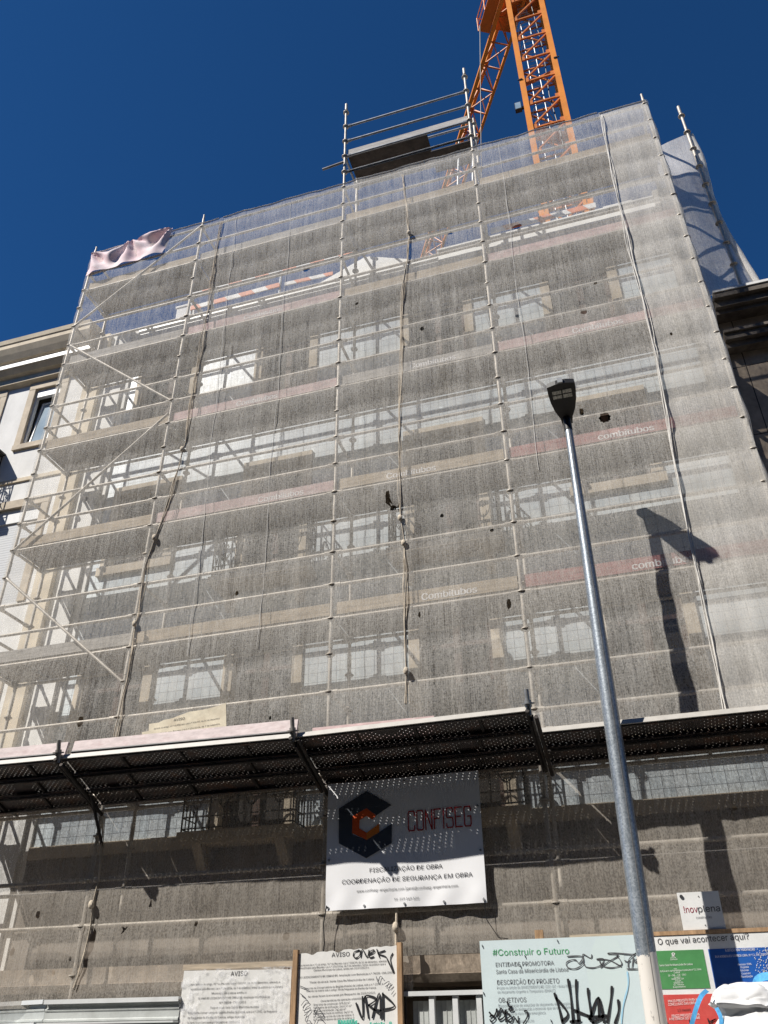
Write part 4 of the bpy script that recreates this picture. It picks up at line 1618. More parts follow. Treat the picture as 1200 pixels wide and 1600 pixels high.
# crumpled film
fm = MB()
nu, nv = 60, 50
gr = []
for j in range(nv + 1):
    row = []
    for i in range(nu + 1):
        u, t = i / nu, j / nv
        x = x0 - .01 + (x1 - x0 + .02) * u
        z = zt + .008 - (zt - 1.2) * t
        p = Vector((x * 5, z * 5, 0))
        c = abs(noise.noise(p)) + .6 * abs(noise.noise(p * 2.3 + Vector((u * 3, 0, 4))))
        row.append(Vector((x, 9.019 - .026 * c * min(1, 6 * min(u, 1 - u) + .2), z)))
    gr.append(row)
for j in range(nv):
    for i in range(nu):
        fm.quad(gr[j][i], gr[j][i + 1], gr[j + 1][i + 1], gr[j + 1][i])
fm.build('plastic_film', 'film', nb1, True)

# second: torn notice with graffiti
nb2 = thing('notice_board', (-3.17, 9.03, 0), 'torn white works notice scrawled with black marker tags, between timber posts', 'notice')
x0, x1 = -3.70, -2.635
ztL, ztR = 2.405, 2.452
m = board_panel(x0, x1, ztL, ztR, 9.03, .9, .012, 60, .03, 2)
m.build('panel', 'paper', nb2)
for xx, ztp in ((x0 - .055, 2.44), (x1 + .004, 2.47)):
    m = MB()
    m.box(xx, xx + .05, 9.0, 9.06, 0, ztp)
    m.build('post', 'batten', nb2)
y = 9.026
m = MB()


def line_px(mb_, s_, pa, pb, sz, yy, bold=0.0):
    mb_.cut()
    a, b2 = at(*pa, yy), at(*pb, yy)
    fit_text(mb_, s_, a.x, b2.x, a.z, yy, sz, (b2.z - a.z) / (b2.x - a.x), bold)


Z2 = lambda x, y_: (450 + x * 190 / 1200, 1470 + y_ * 130 / 821)
line_px(m, 'AVISO', Z2(428, 160), Z2(606, 150), .075, y, .004)
for s_, a, b2 in (('Nos termos do n.º 1 do artigo 78.º do Decreto-Lei n.º 555/99, de 16 de dezembro, alterado', (105, 252), (970, 208)), ('e modificado pelo Decreto-Lei n.º 136/2014, de 9 de setembro, torna-se público que a', (105, 280), (960, 236)), ('Câmara Municipal de Lisboa, emitiu em 20/07/2023 o', (250, 300), (795, 272)),
                  ('DE LICENCIAMENTO DE OBRAS DE: Ampliação com Demolição n.º 78/OB-CML/2023', (105, 372), (1040, 320)), ('Titular do alvará: Santa Casa Da Misericórdia de Lisboa', (210, 420), (845, 385)),
                  ('Descrito na Conservatória do Registo Predial de Lisboa, sob o n.º 2392, e', (160, 480), (935, 432)), ('inscrito na matriz sob o artigo 98 da freguesia da Penha de França.', (180, 505), (870, 470)),
                  ('As obras foram licenciadas por Despacho de 22/07/2021', (195, 560), (860, 520)), ('Características da operação urbanística', (320, 603), (740, 575)), ('Área total de construção: 878,83 m²', (248, 640), (610, 620)), ('Volumetria da edificação: 2669,97 m³', (248, 670), (625, 650)),
                  ('Área de implantação: 242,40 m²', (248, 700), (570, 682)), ('Altura da fachada do edifício: 14,57 m', (248, 730), (635, 708)), ('N.º de pisos acima da cota de soleira: 5', (248, 762), (645, 738)), ('N.º de pisos abaixo da cota de soleira: 0', (248, 790), (650, 768))):
    line_px(m, s_, Z2(*a), Z2(*b2), .034, y, .0006)
m.build_split('lettering', 'ink', nb2)


def stroke_px(mb_, lines, conv, yy, width):
    mb_.cut()
    out = []
    for ln in lines:
        out.append([(at(*conv(*p), yy).x, at(*conv(*p), yy).z) for p in ln])
    strokes(mb_, out, width, yy)


m = MB()
stroke_px(m, [[(700, 95), (655, 110), (645, 150), (670, 170), (705, 145), (715, 100), (690, 92)], [(715, 165), (735, 85), (780, 160), (800, 90)], [(800, 135), (850, 110), (840, 90), (800, 115), (805, 165), (850, 155)], [(875, 80), (905, 170)], [(960, 95), (885, 125), (960, 155), (985, 195), (1040, 320)], [(1035, 120), (1010, 185), (1045, 315)]], Z2, y - .003, .011)
stroke_px(m, [[(670, 610), (735, 770), (735, 545)], [(760, 540), (795, 770)], [(745, 600), (775, 540), (870, 575), (790, 640)], [(790, 630), (900, 720)], [(830, 765), (900, 515), (915, 770)], [(860, 680), (925, 690)], [(935, 510), (940, 780)], [(930, 520), (1050, 640), (940, 680)]], Z2, y - .006, .016)
m.build_split('graffiti', 'marker', nb2)
m = MB()
stroke_px(m, [[(105, 440), (205, 480)], [(120, 520), (180, 570)], [(130, 640), (170, 590), (205, 610), (165, 640), (150, 690), (220, 660), (205, 700), (160, 740), (190, 720), (170, 790), (215, 790), (230, 820)], [(250, 730), (290, 650), (350, 750), (250, 690), (330, 700)], [(260, 820), (290, 760), (330, 770), (370, 820)],
              [(870, 350), (890, 410), (910, 350), (940, 375)], [(945, 430), (1000, 400), (975, 470), (1030, 430), (1000, 470)], [(1020, 530), (1050, 490)]], Z2, y - .009, .006)
m.build_split('graffiti', 'marker_grey', nb2)
m = MB()
for (a, b2, c_, d_) in ((495, 775, 690, 830), (810, 800, 960, 840), (1000, 790, 1030, 830)):
    p, q2 = at(*Z2(a, b2), y), at(*Z2(c_, d_), y)
    for k in range(7):
        xx = p.x + (q2.x - p.x) * k / 7
        m.quad((xx, y - .011, q2.z), (xx + (q2.x - p.x) / 7 * .9, y - .011, q2.z), (xx + (q2.x - p.x) / 7 * .9, y - .011, p.z - .02 * rnd.random()), (xx, y - .011, p.z - .02 * rnd.random()))
m.build('paint_mark', 'teal', nb2)

# third: project board
pb = thing('project_board', (-.97, 9.0, 0), 'large pale blue project board with green heading and black graffiti, beside the lamp post', 'sign')
x0, x1 = -1.778, -.168
m = board_panel(x0, x1, 2.452, 2.452, 9.0, .8, .015)
m.build('panel', 'panel_blue_pale', pb)
m = MB()
m.box(-1.23, -1.15, 9.02, 9.06, 0, 2.53)
m.build('post', 'batten', pb)
m = MB()
m.box(-.9, x1, 9.018, 9.05, 2.40, 2.475)
m.build('rail', 'wood', pb)
Z3 = lambda x, y_: (740 + x * 160 / 1200, 1455 + y_ * 145 / 1088)
Z4 = lambda x, y_: (860 + x * 180 / 1200, 1455 + y_ * 145 / 967)
y = 8.996
m = MB()
line_px(m, '#Construir o Futuro', Z3(222, 287), Z3(1120, 265), .105, y, .003)
m.build('lettering', 'green_ink', pb)
m = MB()
line_px(m, 'ENTIDADE PROMOTORA', Z3(255, 418), Z3(938, 395), .072, y)
line_px(m, 'Santa Casa da Misericórdia de Lisboa', Z3(262, 500), Z3(1105, 470), .068, y)
line_px(m, 'DESCRIÇÃO DO PROJETO', Z3(272, 628), Z3(1000, 608), .078, y)
line_px(m, 'OBJETIVOS', Z3(290, 835), Z3(615, 828), .075, y)
m.build_split('lettering', 'ink_grey', pb)
m = MB()
for s_, a, b2 in (('Projeto no âmbito do INVESTIMENTO RE-C02-i02 – Bolsa Nacional', (272, 680), (1195, 652)), ('de Alojamento Urgente e Temporário (BNAUT)', (278, 728), (955, 708)), ('Disponibilização de soluções de alojamento de emergência', (290, 890), (1165, 860)), ('e de transição destinadas a pessoas que se encontrem', (300, 935), (1130, 905)), ('em situação de risco ou de emergência', (300, 985), (840, 968)), ('Avenida Almirante e Lima', (420, 1075), (705, 1062))):
    line_px(m, s_, Z3(*a), Z3(*b2), .046, y)
m.build_split('lettering', 'ink_pale', pb)
m = MB()
stroke_px(m, [[(172, 262), (330, 262), (300, 335), (265, 300), (215, 300), (165, 330), (185, 380), (260, 390), (330, 350), (345, 300), (340, 240), (420, 280), (430, 240)], [(345, 330), (370, 370), (450, 380), (530, 350), (555, 290), (480, 290)], [(520, 380), (600, 320), (710, 250), (600, 235), (650, 225), (850, 240), (900, 220)], [(480, 295), (610, 300), (740, 370)], [(510, 300), (540, 360), (640, 380), (740, 350), (720, 290), (690, 260)], [(770, 305), (810, 320), (830, 300)], [(900, 225), (820, 290), (810, 380)], [(865, 270), (850, 385)], [(795, 393), (920, 393)], [(900, 290), (875, 320), (912, 330), (915, 385)]], Z4, y - .003, .009)
m.build_split('graffiti', 'marker_grey', pb)
m = MB()
stroke_px(m, [[(40, 640), (80, 770), (130, 967)], [(55, 690), (180, 855), (120, 940)], [(182, 495), (210, 680), (240, 967)], [(268, 500), (270, 680), (295, 967)], [(240, 820), (420, 885), (590, 880)], [(390, 590), (400, 720), (440, 930)], [(405, 930), (500, 690), (560, 960)], [(502, 685), (505, 900)], [(640, 570), (630, 700), (590, 960)], [(705, 710), (710, 830), (670, 967)], [(200, 945), (320, 930)], [(380, 880), (460, 967)], [(560, 880), (430, 960)]], Z4, y - .006, .020)
stroke_px(m, [[(395, 820), (410, 880), (450, 885), (415, 910), (430, 930), (470, 920)], [(180, 945), (230, 1000), (260, 960), (270, 910), (290, 990), (320, 900), (350, 960), (380, 920), (360, 1000), (300, 1040), (280, 990)], [(190, 1010), (215, 980), (250, 1020), (210, 1060), (190, 1030)], [(380, 1070), (375, 960), (430, 990), (390, 1030), (440, 1060), (470, 1000), (520, 1070), (522, 995)], [(590, 940), (625, 935), (630, 1000), (580, 1085)]], Z3, y - .006, .013)
m.build_split('graffiti', 'marker', pb)
m = MB()
stroke_px(m, [[(800, 420), (810, 560), (770, 720), (745, 860), (740, 967)]], Z4, y - .0015, .012)
m.build('printed_curve', plain('sky_blue_print', (0.36, 0.62, 0.78), 0.6), pb)
m = MB()
cpts = [at(*Z4(*p), y) for p in ((700, 90), (760, 220), (800, 420), (810, 560), (770, 720), (745, 860), (740, 967), (560, 967), (430, 700), (380, 420), (430, 200), (470, 80))]
m.poly([(p.x, y + .0025, min(p.z, 2.448)) for p in cpts])
m.build('printed_wave', plain('faint_print', (0.60, 0.70, 0.69), 0.6), pb)
m = MB()
for px, py in ((100, 175), (980, 115), (600, 295), (545, 410), (115, 730), (905, 1052)):
    p = at(*Z3(px, py), y)
    m.beam((p.x, y - .004, p.z + .012), (p.x + .006, y - .004, p.z - .012), .006, .006)
m.build('nail', 'ink', pb)

# fourth: information board
ib = thing('information_board', (.5, 9.0, 0), 'white information board with green, blue and red panels, right of the lamp post', 'sign')
x0, x1 = -.16, 1.45
m = board_panel(x0, x1, 2.432, 2.432, 9.0, .6, .02)
m.build('panel', 'panel_white', ib)
m = MB()
m.box(x0, x1, 8.992, 9.045, 2.436, 2.470)
m.build('rail', 'batten', ib)
for xx in (-.05, .7, 1.3):
    m = MB()
    m.box(xx, xx + .06, 9.024, 9.08, 0, 2.46)
    m.build('post', 'batten', ib)
Z6 = lambda x, y_: (1010 + x * 190 / 1200, 1470 + y_ * 130 / 821)
Z5 = lambda x, y_: (1010 + x * 190 / 1200, 1380 + y_ * 120 / 758)
y = 8.996


def rect_px(mb_, a, b2, yy):
    p, q2 = at(*a, yy), at(*b2, yy)
    mb_.box(p.x, q2.x, yy, yy + .003, min(p.z, q2.z), max(p.z, q2.z))


gx0, gx1 = x0 + .01, at(*Z6(590, 250), y).x - .0
zg1, zg0 = at(*Z6(350, 92), y).z, at(*Z6(400, 472), y).z
zr1 = at(*Z6(400, 528), y).z
bx0 = at(*Z6(640, 250), y).x
m = MB()
m.box(gx0, gx1, y, y + .003, zg0, zg1)
m.build('green_panel', 'panel_green', ib)
m = MB()
m.box(bx0, x1 - .03, y, y + .003, zg0 - .01, zg1)
m.build('blue_panel', 'panel_blue', ib)
m = MB()
m.box(gx0, gx1 + .045, y, y + .003, .9, zr1)
m.build('red_panel', 'panel_red', ib)
m = MB()
line_px(m, 'O que vai acontecer aqui?', Z5(112, 608), Z5(1012, 552), .098, y, .003)
m.build('lettering', 'ink', ib)
m = MB()
y2 = 8.992
for s_, a, b2, sz, bo in (('Santa Casa Da Misericórdia De Lisboa', (130, 252), (455, 238), .030, .0012), ('Promotor', (240, 175), (292, 170), .022, 0), ('Construção', (235, 192), (306, 187), .024, 0), ('Obra', (270, 285), (300, 281), .02, 0), ('Edifício de Av. da Rua Rodrigues Correia Lima n.º 11, Lisboa', (138, 310), (540, 288), .028, .0006), ('Lisboa', (272, 322), (330, 318), .024, .001),
                          ('OB - CML - 138 - 2022', (215, 352), (392, 340), .026, 0), ('Projeto', (275, 366), (335, 362), .02, 0), ('RAMPLENA LDA', (250, 386), (370, 380), .026, .001), ('Fiscal', (285, 402), (340, 398), .02, 0), ('CONFISEG LDA', (270, 424), (365, 418), .026, .001), ('Dir. Técnica', (270, 442), (370, 437), .022, 0), ('Empreiteiros', (265, 466), (385, 458), .026, .001),
                          ('PRAZO PREVISTO PARA A', (215, 610), (500, 590), .038, .0008), ('CONCLUSÃO DAS OBRAS', (215, 642), (505, 622), .038, .0008), ('PRAZO PREVISTO PARA', (250, 755), (525, 738), .038, .0008), ('A RETIRADA DO TAPUME', (225, 785), (530, 770), .038, .0008),
                          ('Edifício de Habitação', (780, 108), (1070, 92), .045, .001), ('RUA RODRIGUES CORREIA LIMA, N.º 11, EM LISBOA', (680, 168), (1195, 142), .034, .0012), ('Promotor: SCML', (905, 245), (1040, 236), .03, 0), ('Projetista', (930, 272), (1010, 266), .03, 0), ('Estruturas', (930, 302), (1010, 297), .03, 0), ('Construtor', (940, 334), (1030, 328), .03, 0), ('Fiscalização', (935, 364), (1048, 357), .03, 0)):
    line_px(m, s_, Z6(*a), Z6(*b2), sz, y2, bo)
stroke_px(m, [[(265, 118), (250, 128), (265, 140), (280, 128), (265, 118)], [(265, 140), (265, 150)], [(250, 150), (280, 150)]], Z6, y2, .006)
m.build_split('lettering', 'white_print', ib)
m = MB()
line_px(m, '13 meses', Z6(305, 702), Z6(435, 690), .042, y2, .001)
stroke_px(m, [[(425, 780), (430, 830)], [(605, 765), (625, 830)], [(620, 800), (690, 770), (650, 790), (640, 830)], [(195, 790), (215, 830)]], Z6, y2 - .003, .008)
m.build_split('lettering', 'marker', ib)
m = MB()
for i in range(70):
    px, py = 1060 + 140 * rnd.random() ** .6, 60 + 270 * rnd.random()
    p = at(*Z6(px, py), y2)
    m.quad((p.x, y2, p.z), (p.x + .004 + .006 * rnd.random(), y2, p.z + .003), (p.x + .008, y2, p.z + .012 * rnd.random() + .004), (p.x + .001, y2, p.z + .008))
m.build('scuff_mark', 'panel_white', ib)

# ------------------------------------------------------------------ site hoarding bottom left
ho = thing('site_hoarding', (-6.0, 9.0, 0), 'white ribbed steel hoarding with folded cap along the pavement at the left', 'hoarding')


def hoarding_run(pa, pb_, zt):
    pa, pb_ = Vector(pa), Vector(pb_)
    d = (pb_ - pa).normalized()
    nrm = Vector((d.y, -d.x, 0))
    m = MB()
    z = zt - .02
    prof_ = []
    while z > .1:
        for dz, off in ((0, 0), (.05, 0), (.06, .012), (.075, .012), (.085, 0)):
            prof_.append((z - dz, off))
        z -= .1
    for (za, oa), (zb, ob) in zip(prof_, prof_[1:]):
        m.quad(pa + nrm * oa + Vector((0, 0, za)), pb_ + nrm * oa + Vector((0, 0, za)), pb_ + nrm * ob + Vector((0, 0, zb)), pa + nrm * ob + Vector((0, 0, zb)))
    m.build('ribbed_panel', 'metal_sheet', ho)
    m = MB()
    m.beam(pa + nrm * .0 + Vector((0, 0, zt)), pb_ + nrm * .0 + Vector((0, 0, zt)), .08, .02)
    m.beam(pa + nrm * .045 + Vector((0, 0, zt - .012)), pb_ + nrm * .045 + Vector((0, 0, zt - .012)), .010, .042)
    m.build('cap', 'metal_white', ho)
    m = MB()
    m.beam(pa + nrm * .06 + Vector((0, 0, zt - .215)), pb_ + nrm * .06 + Vector((0, 0, zt - .215)), .10, .016)
    m.build('lower_flashing', 'metal_white', ho)


hoarding_run((-6.67, 9.02, 0), (-5.02, 9.02, 0), 2.035)
hoarding_run((-8.6, 9.75, 0), (-6.675, 9.024, 0), 2.04)
for xx, yy in ((-6.6, 9.12), (-5.1, 9.12), (-8.5, 9.85)):
    m = MB()
    m.box(xx, xx + .06, yy, yy + .06, 0, 1.98)
    m.build('post', 'galv', ho)

# ------------------------------------------------------------------ grey sheet gate between the boards
ga = thing('sheet_gate', (-2.15, 9.12, 0), 'grey corrugated steel gate between two boards, white top rail', 'gate')
m = MB()
xg0, xg1 = -2.56, -1.74
zt = 2.0
for k in range(5):
    xx = xg0 + .05 + k * .235
    m.box(xx, xx + .19, 9.14, 9.15, 0.05, zt - .04)
    for q2 in (.05, .1, .15):
        m.box(xx + q2, xx + q2 + .004, 9.134, 9.1395, 0.05, zt - .04)
m.build('sheet', 'metal_sheet', ga)
for k in range(4):
    xx = xg0 + .23 + k * .235
    m = MB()
    m.box(xx, xx + .052, 9.07, 9.139, 0.02, zt - .002)
    m.build('rib', 'metal_white', ga)
m = MB()
m.box(xg0 - .02, xg1 + .02, 9.05, 9.14, zt, zt + .04)
m.build('top_rail', 'metal_white', ga)
m = MB()
m.box(xg0 - .06, xg0 - .01, 9.08, 9.14, 0, zt + .05)
m.build('post', 'rust', ga)

# ------------------------------------------------------------------ street lamp
PLX, PLY = -.225, 8.33
la = thing('street_lamp', (PLX, PLY, 0), 'tall galvanised street lamp with black flat head, base coated white', 'street lamp')
m = MB()
pz = [0, .02, 1.0, 2.2, 3.4, 4.6, 6.0, 7.2, 8.02]
pr_ = [.098, .096, .090, .0855, .083, .0785, .065, .053, .045]
m.tube([(PLX + .0125 * z, PLY, z) for z in pz], pr_, 32)
po = m.build('pole', 'pole', la, True)
m = MB()
for za, zb in zip(pz[2:], pz[3:]):
    ra, rb = pr_[pz.index(za)], pr_[pz.index(zb)]
    ca, sa = math.cos(-1.25), math.sin(-1.25)
    m.beam((PLX + .0125 * za + ra * ca, PLY + ra * sa, za), (PLX + .0125 * zb + rb * ca, PLY + rb * sa, zb), .004, .004)
m.build('seam', 'tube_dark', la)
m = MB()
m.hexa([(PLX - .04, PLY - .112, .55), (PLX + .05, PLY - .112, .55), (PLX + .05, PLY - .07, .55), (PLX - .04, PLY - .07, .55), (PLX - .04, PLY - .112, .95), (PLX + .05, PLY - .112, .95), (PLX + .05, PLY - .07, .95), (PLX - .04, PLY - .07, .95)])
m.build('access_door', 'galv', la)
m = MB()
m.tube([(PLX, PLY, .0), (PLX, PLY, .03)], .2, 24)
m.build('base_plate', 'galv', la, True)
m = MB()
hx = PLX + .1
m.tube([(hx - .002, PLY, 7.95), (hx, PLY, 8.20)], .051, 20)
m.build('spigot', 'lamp_black', la, True)
m = MB()
out = [(-.062, .08), (-.075, -.02), (-.122, -.135), (-.153, -.27), (-.166, -.395), (-.168, -.505), (-.06, -.53), (.06, -.53), (.168, -.505), (.166, -.395), (.153, -.27), (.122, -.135), (.075, -.02), (.062, .08)]
TL = .25


def hp(x, yy, z): return Vector((hx + x, PLY + yy, 8.135 - yy * TL + z))


m.poly([hp(x, yy, 0) for x, yy in out])
m.poly([hp(x * .96, yy * .98, .075) for x, yy in reversed(out)])
for i in range(len(out)):
    (xa, ya), (xb, yb) = out[i], out[(i + 1) % len(out)]
    m.quad(hp(xa, ya, 0), hp(xa * .96, ya * .98, .075), hp(xb * .96, yb * .98, .075), hp(xb, yb, 0))
hd = m.build('head', 'lamp_black', la)
for (xa, xb) in ((-.115, -.008), (.008, .115)):
    for (ya, yb) in ((-.44, -.39), (-.375, -.325)):
        m = MB()
        m.hexa([hp(xa, ya, -.008), hp(xb, ya, -.008), hp(xb, yb, -.008), hp(xa, yb, -.008), hp(xa, ya, -.001), hp(xb, ya, -.001), hp(xb, yb, -.001), hp(xa, yb, -.001)])
        m.build('lens', 'lens', hd)
m = MB()
m.box(hx - .03, hx + .03, PLY - .555, PLY - .515, 8.27, 8.34)
m.build('latch', 'galv', hd)

# ------------------------------------------------------------------ bulk bag and the skip it sits in
sk = thing('skip', (.85, 8.15, 0), 'steel rubble skip below the white bulk bag, by the information board', 'skip')
m = MB()
m.hexa([(.45, 7.75, .12), (1.9, 7.75, .12), (1.9, 8.6, .12), (.45, 8.6, .12), (.22, 7.6, 1.12), (2.1, 7.6, 1.12), (2.1, 8.72, 1.12), (.22, 8.72, 1.12)])
m.build('body', 'skip', sk)
m = MB()
for (a, b2) in (((.2, 7.58, 1.15), (2.12, 7.58, 1.15)), ((.2, 8.74, 1.15), (2.12, 8.74, 1.15)), ((.2, 7.58, 1.15), (.2, 8.74, 1.15)), ((2.12, 7.58, 1.15), (2.12, 8.74, 1.15))):
    m.beam(a, b2, .06, .06)
m.build('rim', 'skip', sk)
for xx in (.6, 1.7):
    m = MB()
    m.box(xx, xx + .1, 7.8, 8.55, 0, .118)
    m.build('skid', 'rust', sk)

bg = thing('bulk_bag', (.72, 8.12, 1.18), 'bulging white woven bulk bag with blue lifting straps, in front of the information board', 'bag')
m = MB()
nu, nv = 150, 90
gr = []
for j in range(nv + 1):
    t = j / nv
    row = []
    for i in range(nu):
        a = 2 * math.pi * i / nu
        sq = 1 / max(abs(math.cos(a)), abs(math.sin(a))) ** .8
        if t < .62:
            z = 1.18 + (t / .62) * .66
            r_ = .45 + .055 * math.sin(t / .62 * math.pi)
            if t > .48:
                r_ -= .03 * math.sin((t - .48) / .14 * math.pi)
        else:
            q2 = (t - .62) / .38
            r_ = .455 * math.cos(q2 * math.pi / 2) ** .42 + .012 + .03 * math.exp(-((q2 - .06) / .05) ** 2)
            z = 1.84 + .155 * math.sin(q2 * math.pi / 2)
        x = .72 + math.cos(a) * r_ * sq
        yy = 8.12 + math.sin(a) * r_ * sq * .95
        n_ = noise.noise(Vector((x * 5, yy * 5, z * 6))) * .03 - max(0, .16 - abs(noise.noise(Vector((x * 3 + z * 2.5, yy * 3, z * 6))))) * .13 - max(0, .12 - abs(noise.noise(Vector((x * 7 - z * 6, yy * 6, z * 9 + 4))))) * .10
        row.append(Vector((x + math.cos(a) * n_, yy + math.sin(a) * n_, z + (n_ * .9 if t > .6 else 0))))
    gr.append(row)
for j in range(nv):
    for i in range(nu):
        m.quad(gr[j][i], gr[j][(i + 1) % nu], gr[j + 1][(i + 1) % nu], gr[j + 1][i])
m.build('sack', 'bag', bg, True)


def ribbon(mb_, pts, wd, wdir=None):
    pts = [Vector(p) for p in pts]
    fine = []
    for i in range(len(pts) - 1):
        p0, p1, p2, p3 = pts[max(i - 1, 0)], pts[i], pts[i + 1], pts[min(i + 2, len(pts) - 1)]
        for j in range(6):
            t = j / 6
            fine.append(0.5 * ((2 * p1) + (p2 - p0) * t + (2 * p0 - 5 * p1 + 4 * p2 - p3) * t * t + (3 * p1 - p0 - 3 * p2 + p3) * t ** 3))
    fine.append(pts[-1])
    L = []
    for i, p in enumerate(fine):
        d = (fine[min(i + 1, len(fine) - 1)] - fine[max(i - 1, 0)]).normalized()
        s_ = d.cross(Vector((0, -1, .2))).normalized() * wd / 2
        L.append((p - s_, p + s_))
    for a, b2 in zip(L, L[1:]):
        for off in (Vector((0, 0, 0)), Vector((0, .004, 0))):
            mb_.quad(a[0] + off, a[1] + off, b2[1] + off, b2[0] + off)


m = MB()
B_ = lambda x, y_, yy: at(*Z6(x, y_), yy)
ribbon(m, [B_(600, 488, 7.74), B_(545, 540, 7.62), B_(500, 640, 7.58), B_(465, 760, 7.58), B_(440, 880, 7.6), B_(450, 1050, 7.62)], .032)
m.build('lifting_strap', 'strap', bg, True)
m = MB()
ribbon(m, [B_(690, 660, 7.60), B_(735, 760, 7.58), B_(735, 860, 7.58), B_(700, 960, 7.60)], .03)
m.build('lifting_strap', 'strap', bg, True)
m = MB()
ribbon(m, [(.62, 8.45, 1.93), (.66, 8.42, 2.03), (.76, 8.40, 2.05), (.86, 8.38, 2.0)], .06)
m.build('lifting_strap', 'strap', bg, True)

# ------------------------------------------------------------------ roof guard boards and posts
for lab, pa, pb_, yy, hgt in (('upper left red and white barrier board above the roof edge', (298, 456), (437, 421), 10.6, .11), ('lower left red and white barrier board above the roof edge', (298, 478), (437, 441), 10.6, .12),
                              ('upper barrier board at mid roof, ending near the third scaffold post', (440, 420), (552, 393), 10.6, .10), ('lower barrier board at mid roof, beside the white gable', (445, 441), (520, 424), 10.6, .09),
                              ('red and white barrier board right of the fourth scaffold post', (766, 357), (930, 316), 10.6, .13)):
    a, b2 = at(*pa, yy), at(*pb_, yy)
    m = MB()
    m.hexa([(a.x, yy, a.z - hgt), (b2.x, yy, b2.z - hgt), (b2.x, yy + .025, b2.z - hgt), (a.x, yy + .025, a.z - hgt), (a.x, yy, a.z), (b2.x, yy, b2.z), (b2.x, yy + .025, b2.z), (a.x, yy + .025, a.z)])
    o = m.build('barrier_board', 'stripes', None)
    tag(o, lab, 'barrier', 'striped roof edge barriers')
for x, lab in ((-7.45, 'roof guard post at the left end of the barriers'), (-5.42, 'roof guard post where the left barrier boards meet'), (-3.75, 'roof guard post beside the third scaffold post')):
    m = MB()
    m.tube([(x, 10.66, 14.2), (x, 10.66, 15.42)], .024, 8)
    m.tube([(x, 10.66, 15.42), (x, 10.66, 15.46)], .036, 8)
    o = m.build('guard_post', 'galv', None, True)
    tag(o, lab, 'post', 'roof guard posts')
for x, z, lab in ((.0, 15.12, 'orange roof post at the middle of the right barrier'), (.92, 15.06, 'orange roof post at the right end of the right barrier')):
    m = MB()
    m.box(x - .05, x + .05, 10.64, 10.72, 14.2, z)
    m.box(x - .07, x + .07, 10.63, 10.73, z + .001, z + .02)
    o = m.build('guard_post', 'orange', None)
    tag(o, lab, 'post', 'orange roof posts')

# ------------------------------------------------------------------ tower crane
cr = thing('tower_crane', (.78, 18.6, 0), 'orange lattice tower crane rising behind the wrapped building', 'crane')
MX0, MX1, MY0, MY1 = .13, 1.42, 18.0, 19.29
MH = 39.6
LEGW = .20
for (x, yy) in ((MX0, MY0), (MX1, MY0), (MX0, MY1), (MX1, MY1)):
    m = MB()
    m.box(x - LEGW / 2, x + LEGW / 2, yy - LEGW / 2, yy + LEGW / 2, 0, MH)
    m.build('mast_leg', 'orange', cr)
m = MB()
PZ = 1.468
k = 0
z = 36.156 - PZ * 24
levels = []
while z < MH:
    levels.append(z)
    z += PZ
for i, z in enumerate(levels):
    for (a, b2) in (((MX0, MY0), (MX1, MY0)), ((MX1, MY0), (MX1, MY1)), ((MX1, MY1), (MX0, MY1)), ((MX0, MY1), (MX0, MY0))):
        m.beam((a[0], a[1], z), (b2[0], b2[1], z), .065, .065)
        if i + 1 < len(levels):
            m.beam((a[0], a[1], z + .04), (b2[0], b2[1], z + PZ - .04), .06, .06)
for z in levels:
    for (x, sg) in ((MX0, 1), (MX1, -1)):
        m.box(min(x + sg * .10, x + sg * .24), max(x + sg * .10, x + sg * .24), MY0 - .06, MY0 - .045, z - .10, z + .14)
m.build('mast_bracing', 'orange_dark', cr)
m = MB()
for (x, yy) in ((MX0 + .35, MY1 - .3), (MX0 + .7, MY1 - .3)):
    m.tube([(x, yy, 2), (x, yy, MH)], .022, 6)
zz = 20.0
while zz < MH:
    m.tube([(MX0 + .35, MY1 - .3, zz), (MX0 + .7, MY1 - .3, zz)], .014, 6)
    zz += .3
m.build('ladder', 'galv', cr, True)
for zz in (30.9, 37.3):                      # cage hoops and landings
    for dz in (0, .7, 1.4, 2.1):
        m = MB()
        pts = [(MX0 + .52 + .36 * math.cos(t * math.pi / 10), MY1 - .35 - .62 * math.sin(t * math.pi / 10), zz - 2.2 + dz) for t in range(11)]
        m.tube(pts, .016, 6)
        m.build('cage_hoop', 'galv', cr, True)
m = MB()
m.beam((MX0 + .1, MY0 + .25, 32.0), (MX1 - .1, MY0 + .25, 32.35), .05, .16)
m.build('stay', 'orange_dark', cr)
m = MB()
m.beam((MX0 + .15, MY0 + .5, 29.3), (MX1 - .1, MY1 - .2, 29.3), .5, .04)
m.build('landing', 'orange_dark', cr)
m = MB()
cb = [(MX1 - .35, MY0 + .3, 20), (MX1 - .3, MY0 + .35, 28.5), (MX1 - .42, MY0 + .3, 31), (MX1 - .3, MY0 + .3, 34), (MX1 - .4, MY0 + .4, 38), (MX1 - .36, MY0 + .3, MH)]
m.tube(cb, .022, 6)
m.build('power_cable', 'black_rubber', cr, True)
m = MB()
m.box(MX0 - .42, MX0 - .18, MY0 - .14, MY0 + .02, 30.0, 30.42)
m.box(MX0 - .20, MX0 - .10, MY0 - .04, MY0 + .04, 30.15, 30.25)
fl = m.build('floodlight', 'lamp_black', cr)
m = MB()
m.box(MX0 - .40, MX0 - .20, MY0 - .15, MY0 - .142, 30.03, 30.39)
m.build('lens', 'glass', fl)
m = MB()
for zz in (32.55, 31.8):
    m.box(MX0 - .16 if zz < 32 else MX1 - .02, MX0 + .02 if zz < 32 else MX1 + .18, MY0 - .14, MY0 - .101, zz, zz + .05)
m.build('clamp', 'black_rubber', cr)
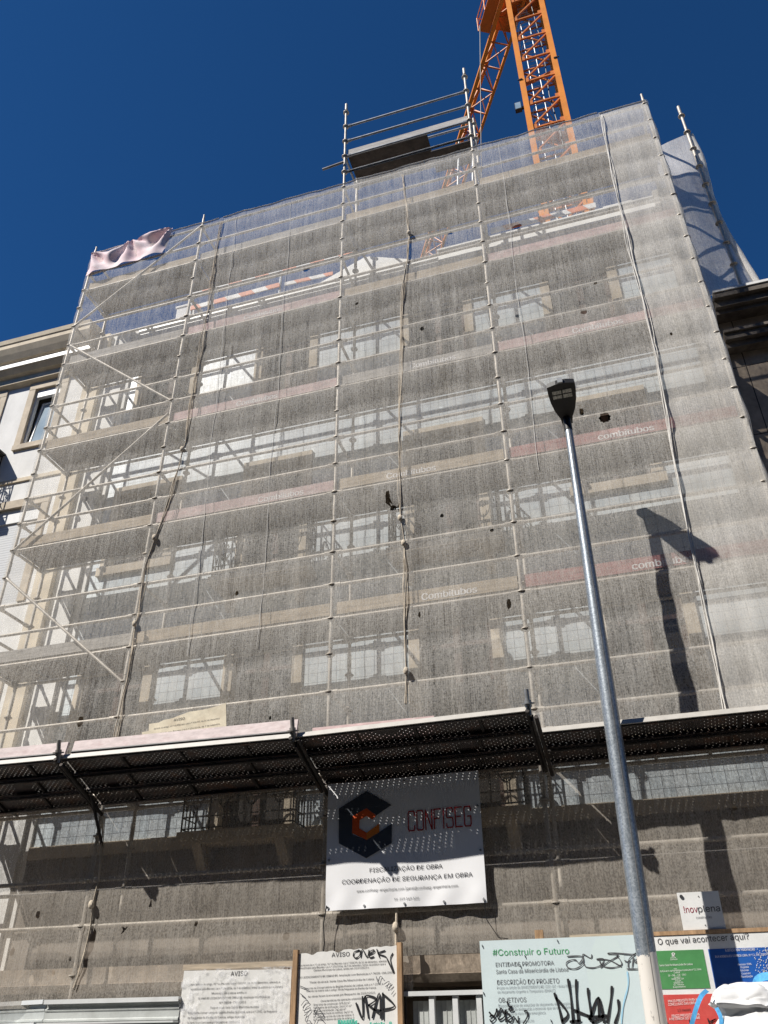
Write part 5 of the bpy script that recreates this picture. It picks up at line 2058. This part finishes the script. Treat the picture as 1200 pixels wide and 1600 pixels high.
# slewing platform and machine deck at the top of the mast
m = MB()
m.box(MX0 - .25, MX1 + .25, MY0 - .1, MY1 + .4, MH - .35, MH + .6)
m.build('slewing_ring', 'orange_dark', cr)
JD = Vector((-.5732, 1.0322, 0)).normalized()
JS = Vector((JD.y, -JD.x, 0))
JO = Vector((-.45, 20.05, 39.0))
JW, JH = .92, 1.15
LJ = 26.0
m = MB()
for sg in (-1, 1):
    a = JO + JS * (sg * JW / 2) - JD * 2.2
    m.beam(a, a + JD * LJ, .16 if sg < 0 else .12, .14)
a = JO + Vector((0, 0, JH)) - JD * 2.2
m.beam(a, a + JD * LJ, .14, .14)
m.build('jib_chord', 'orange', cr)
m = MB()
n = 22
for i in range(n):
    s0, s1 = -2 + i * 1.1, -2 + (i + 1) * 1.1
    L0, R0_ = JO + JS * (-JW / 2) + JD * s0, JO + JS * (JW / 2) + JD * s0
    L1, R1 = JO + JS * (-JW / 2) + JD * s1, JO + JS * (JW / 2) + JD * s1
    T = JO + Vector((0, 0, JH)) + JD * ((s0 + s1) / 2)
    m.beam(L0, R0_, .05, .05)
    m.beam(*((L0, R1) if i % 2 else (R0_, L1)), .05, .05)
    for q2 in (L0, L1, R0_, R1):
        m.beam(q2, T, .045, .045)
m.build('jib_lattice', 'orange_dark', cr)
m = MB()
p0 = JO - JD * 1.9 - JS * .55
for (da, ds) in ((0, 0), (1.7, 0)):
    pass
c0 = JO - JD * 1.9 - JS * 1.05 + Vector((0, 0, .05))
c1 = JO - JD * .1 - JS * 1.05 + Vector((0, 0, .05))
m.hexa([c0, c1, c1 + JS * .5, c0 + JS * .5, c0 + Vector((0, 0, .05)), c1 + Vector((0, 0, .05)), c1 + JS * .5 + Vector((0, 0, .05)), c0 + JS * .5 + Vector((0, 0, .05))])
m.build('walkway', 'orange_dark', cr)
m = MB()
for t in (0, .5, 1):
    p = c0 + (c1 - c0) * t
    m.tube([p, p + Vector((0, 0, 1.1))], .024, 6)
for hz in (.55, 1.1):
    m.tube([c0 + Vector((0, 0, hz)), c1 + Vector((0, 0, hz))], .022, 6)
    m.tube([c1 + Vector((0, 0, hz)), c1 + JS * .5 + Vector((0, 0, hz))], .022, 6)
m.build('walkway_railing', 'orange', cr, True)
m = MB()
c = JO - JD * .6 + Vector((0, 0, .9))
m.beam(c - JD * 1.4, c + JD * .4, .8, 1.2)
m.build('machine_housing', 'orange_dark', cr)
m = MB()
ca = at(750, 40, 19.2)
m.tube([ca, Vector((ca.x - 1.6, 21.6, 22.0))], .018, 6)
m.build('hoist_rope', 'black_rubber', cr, True)
m = MB()
m.box(MX0 - .8, MX1 + .8, MY0 - .8, MY1 + .8, 0, .9)
m.build('foundation', 'grey_plaster', cr)
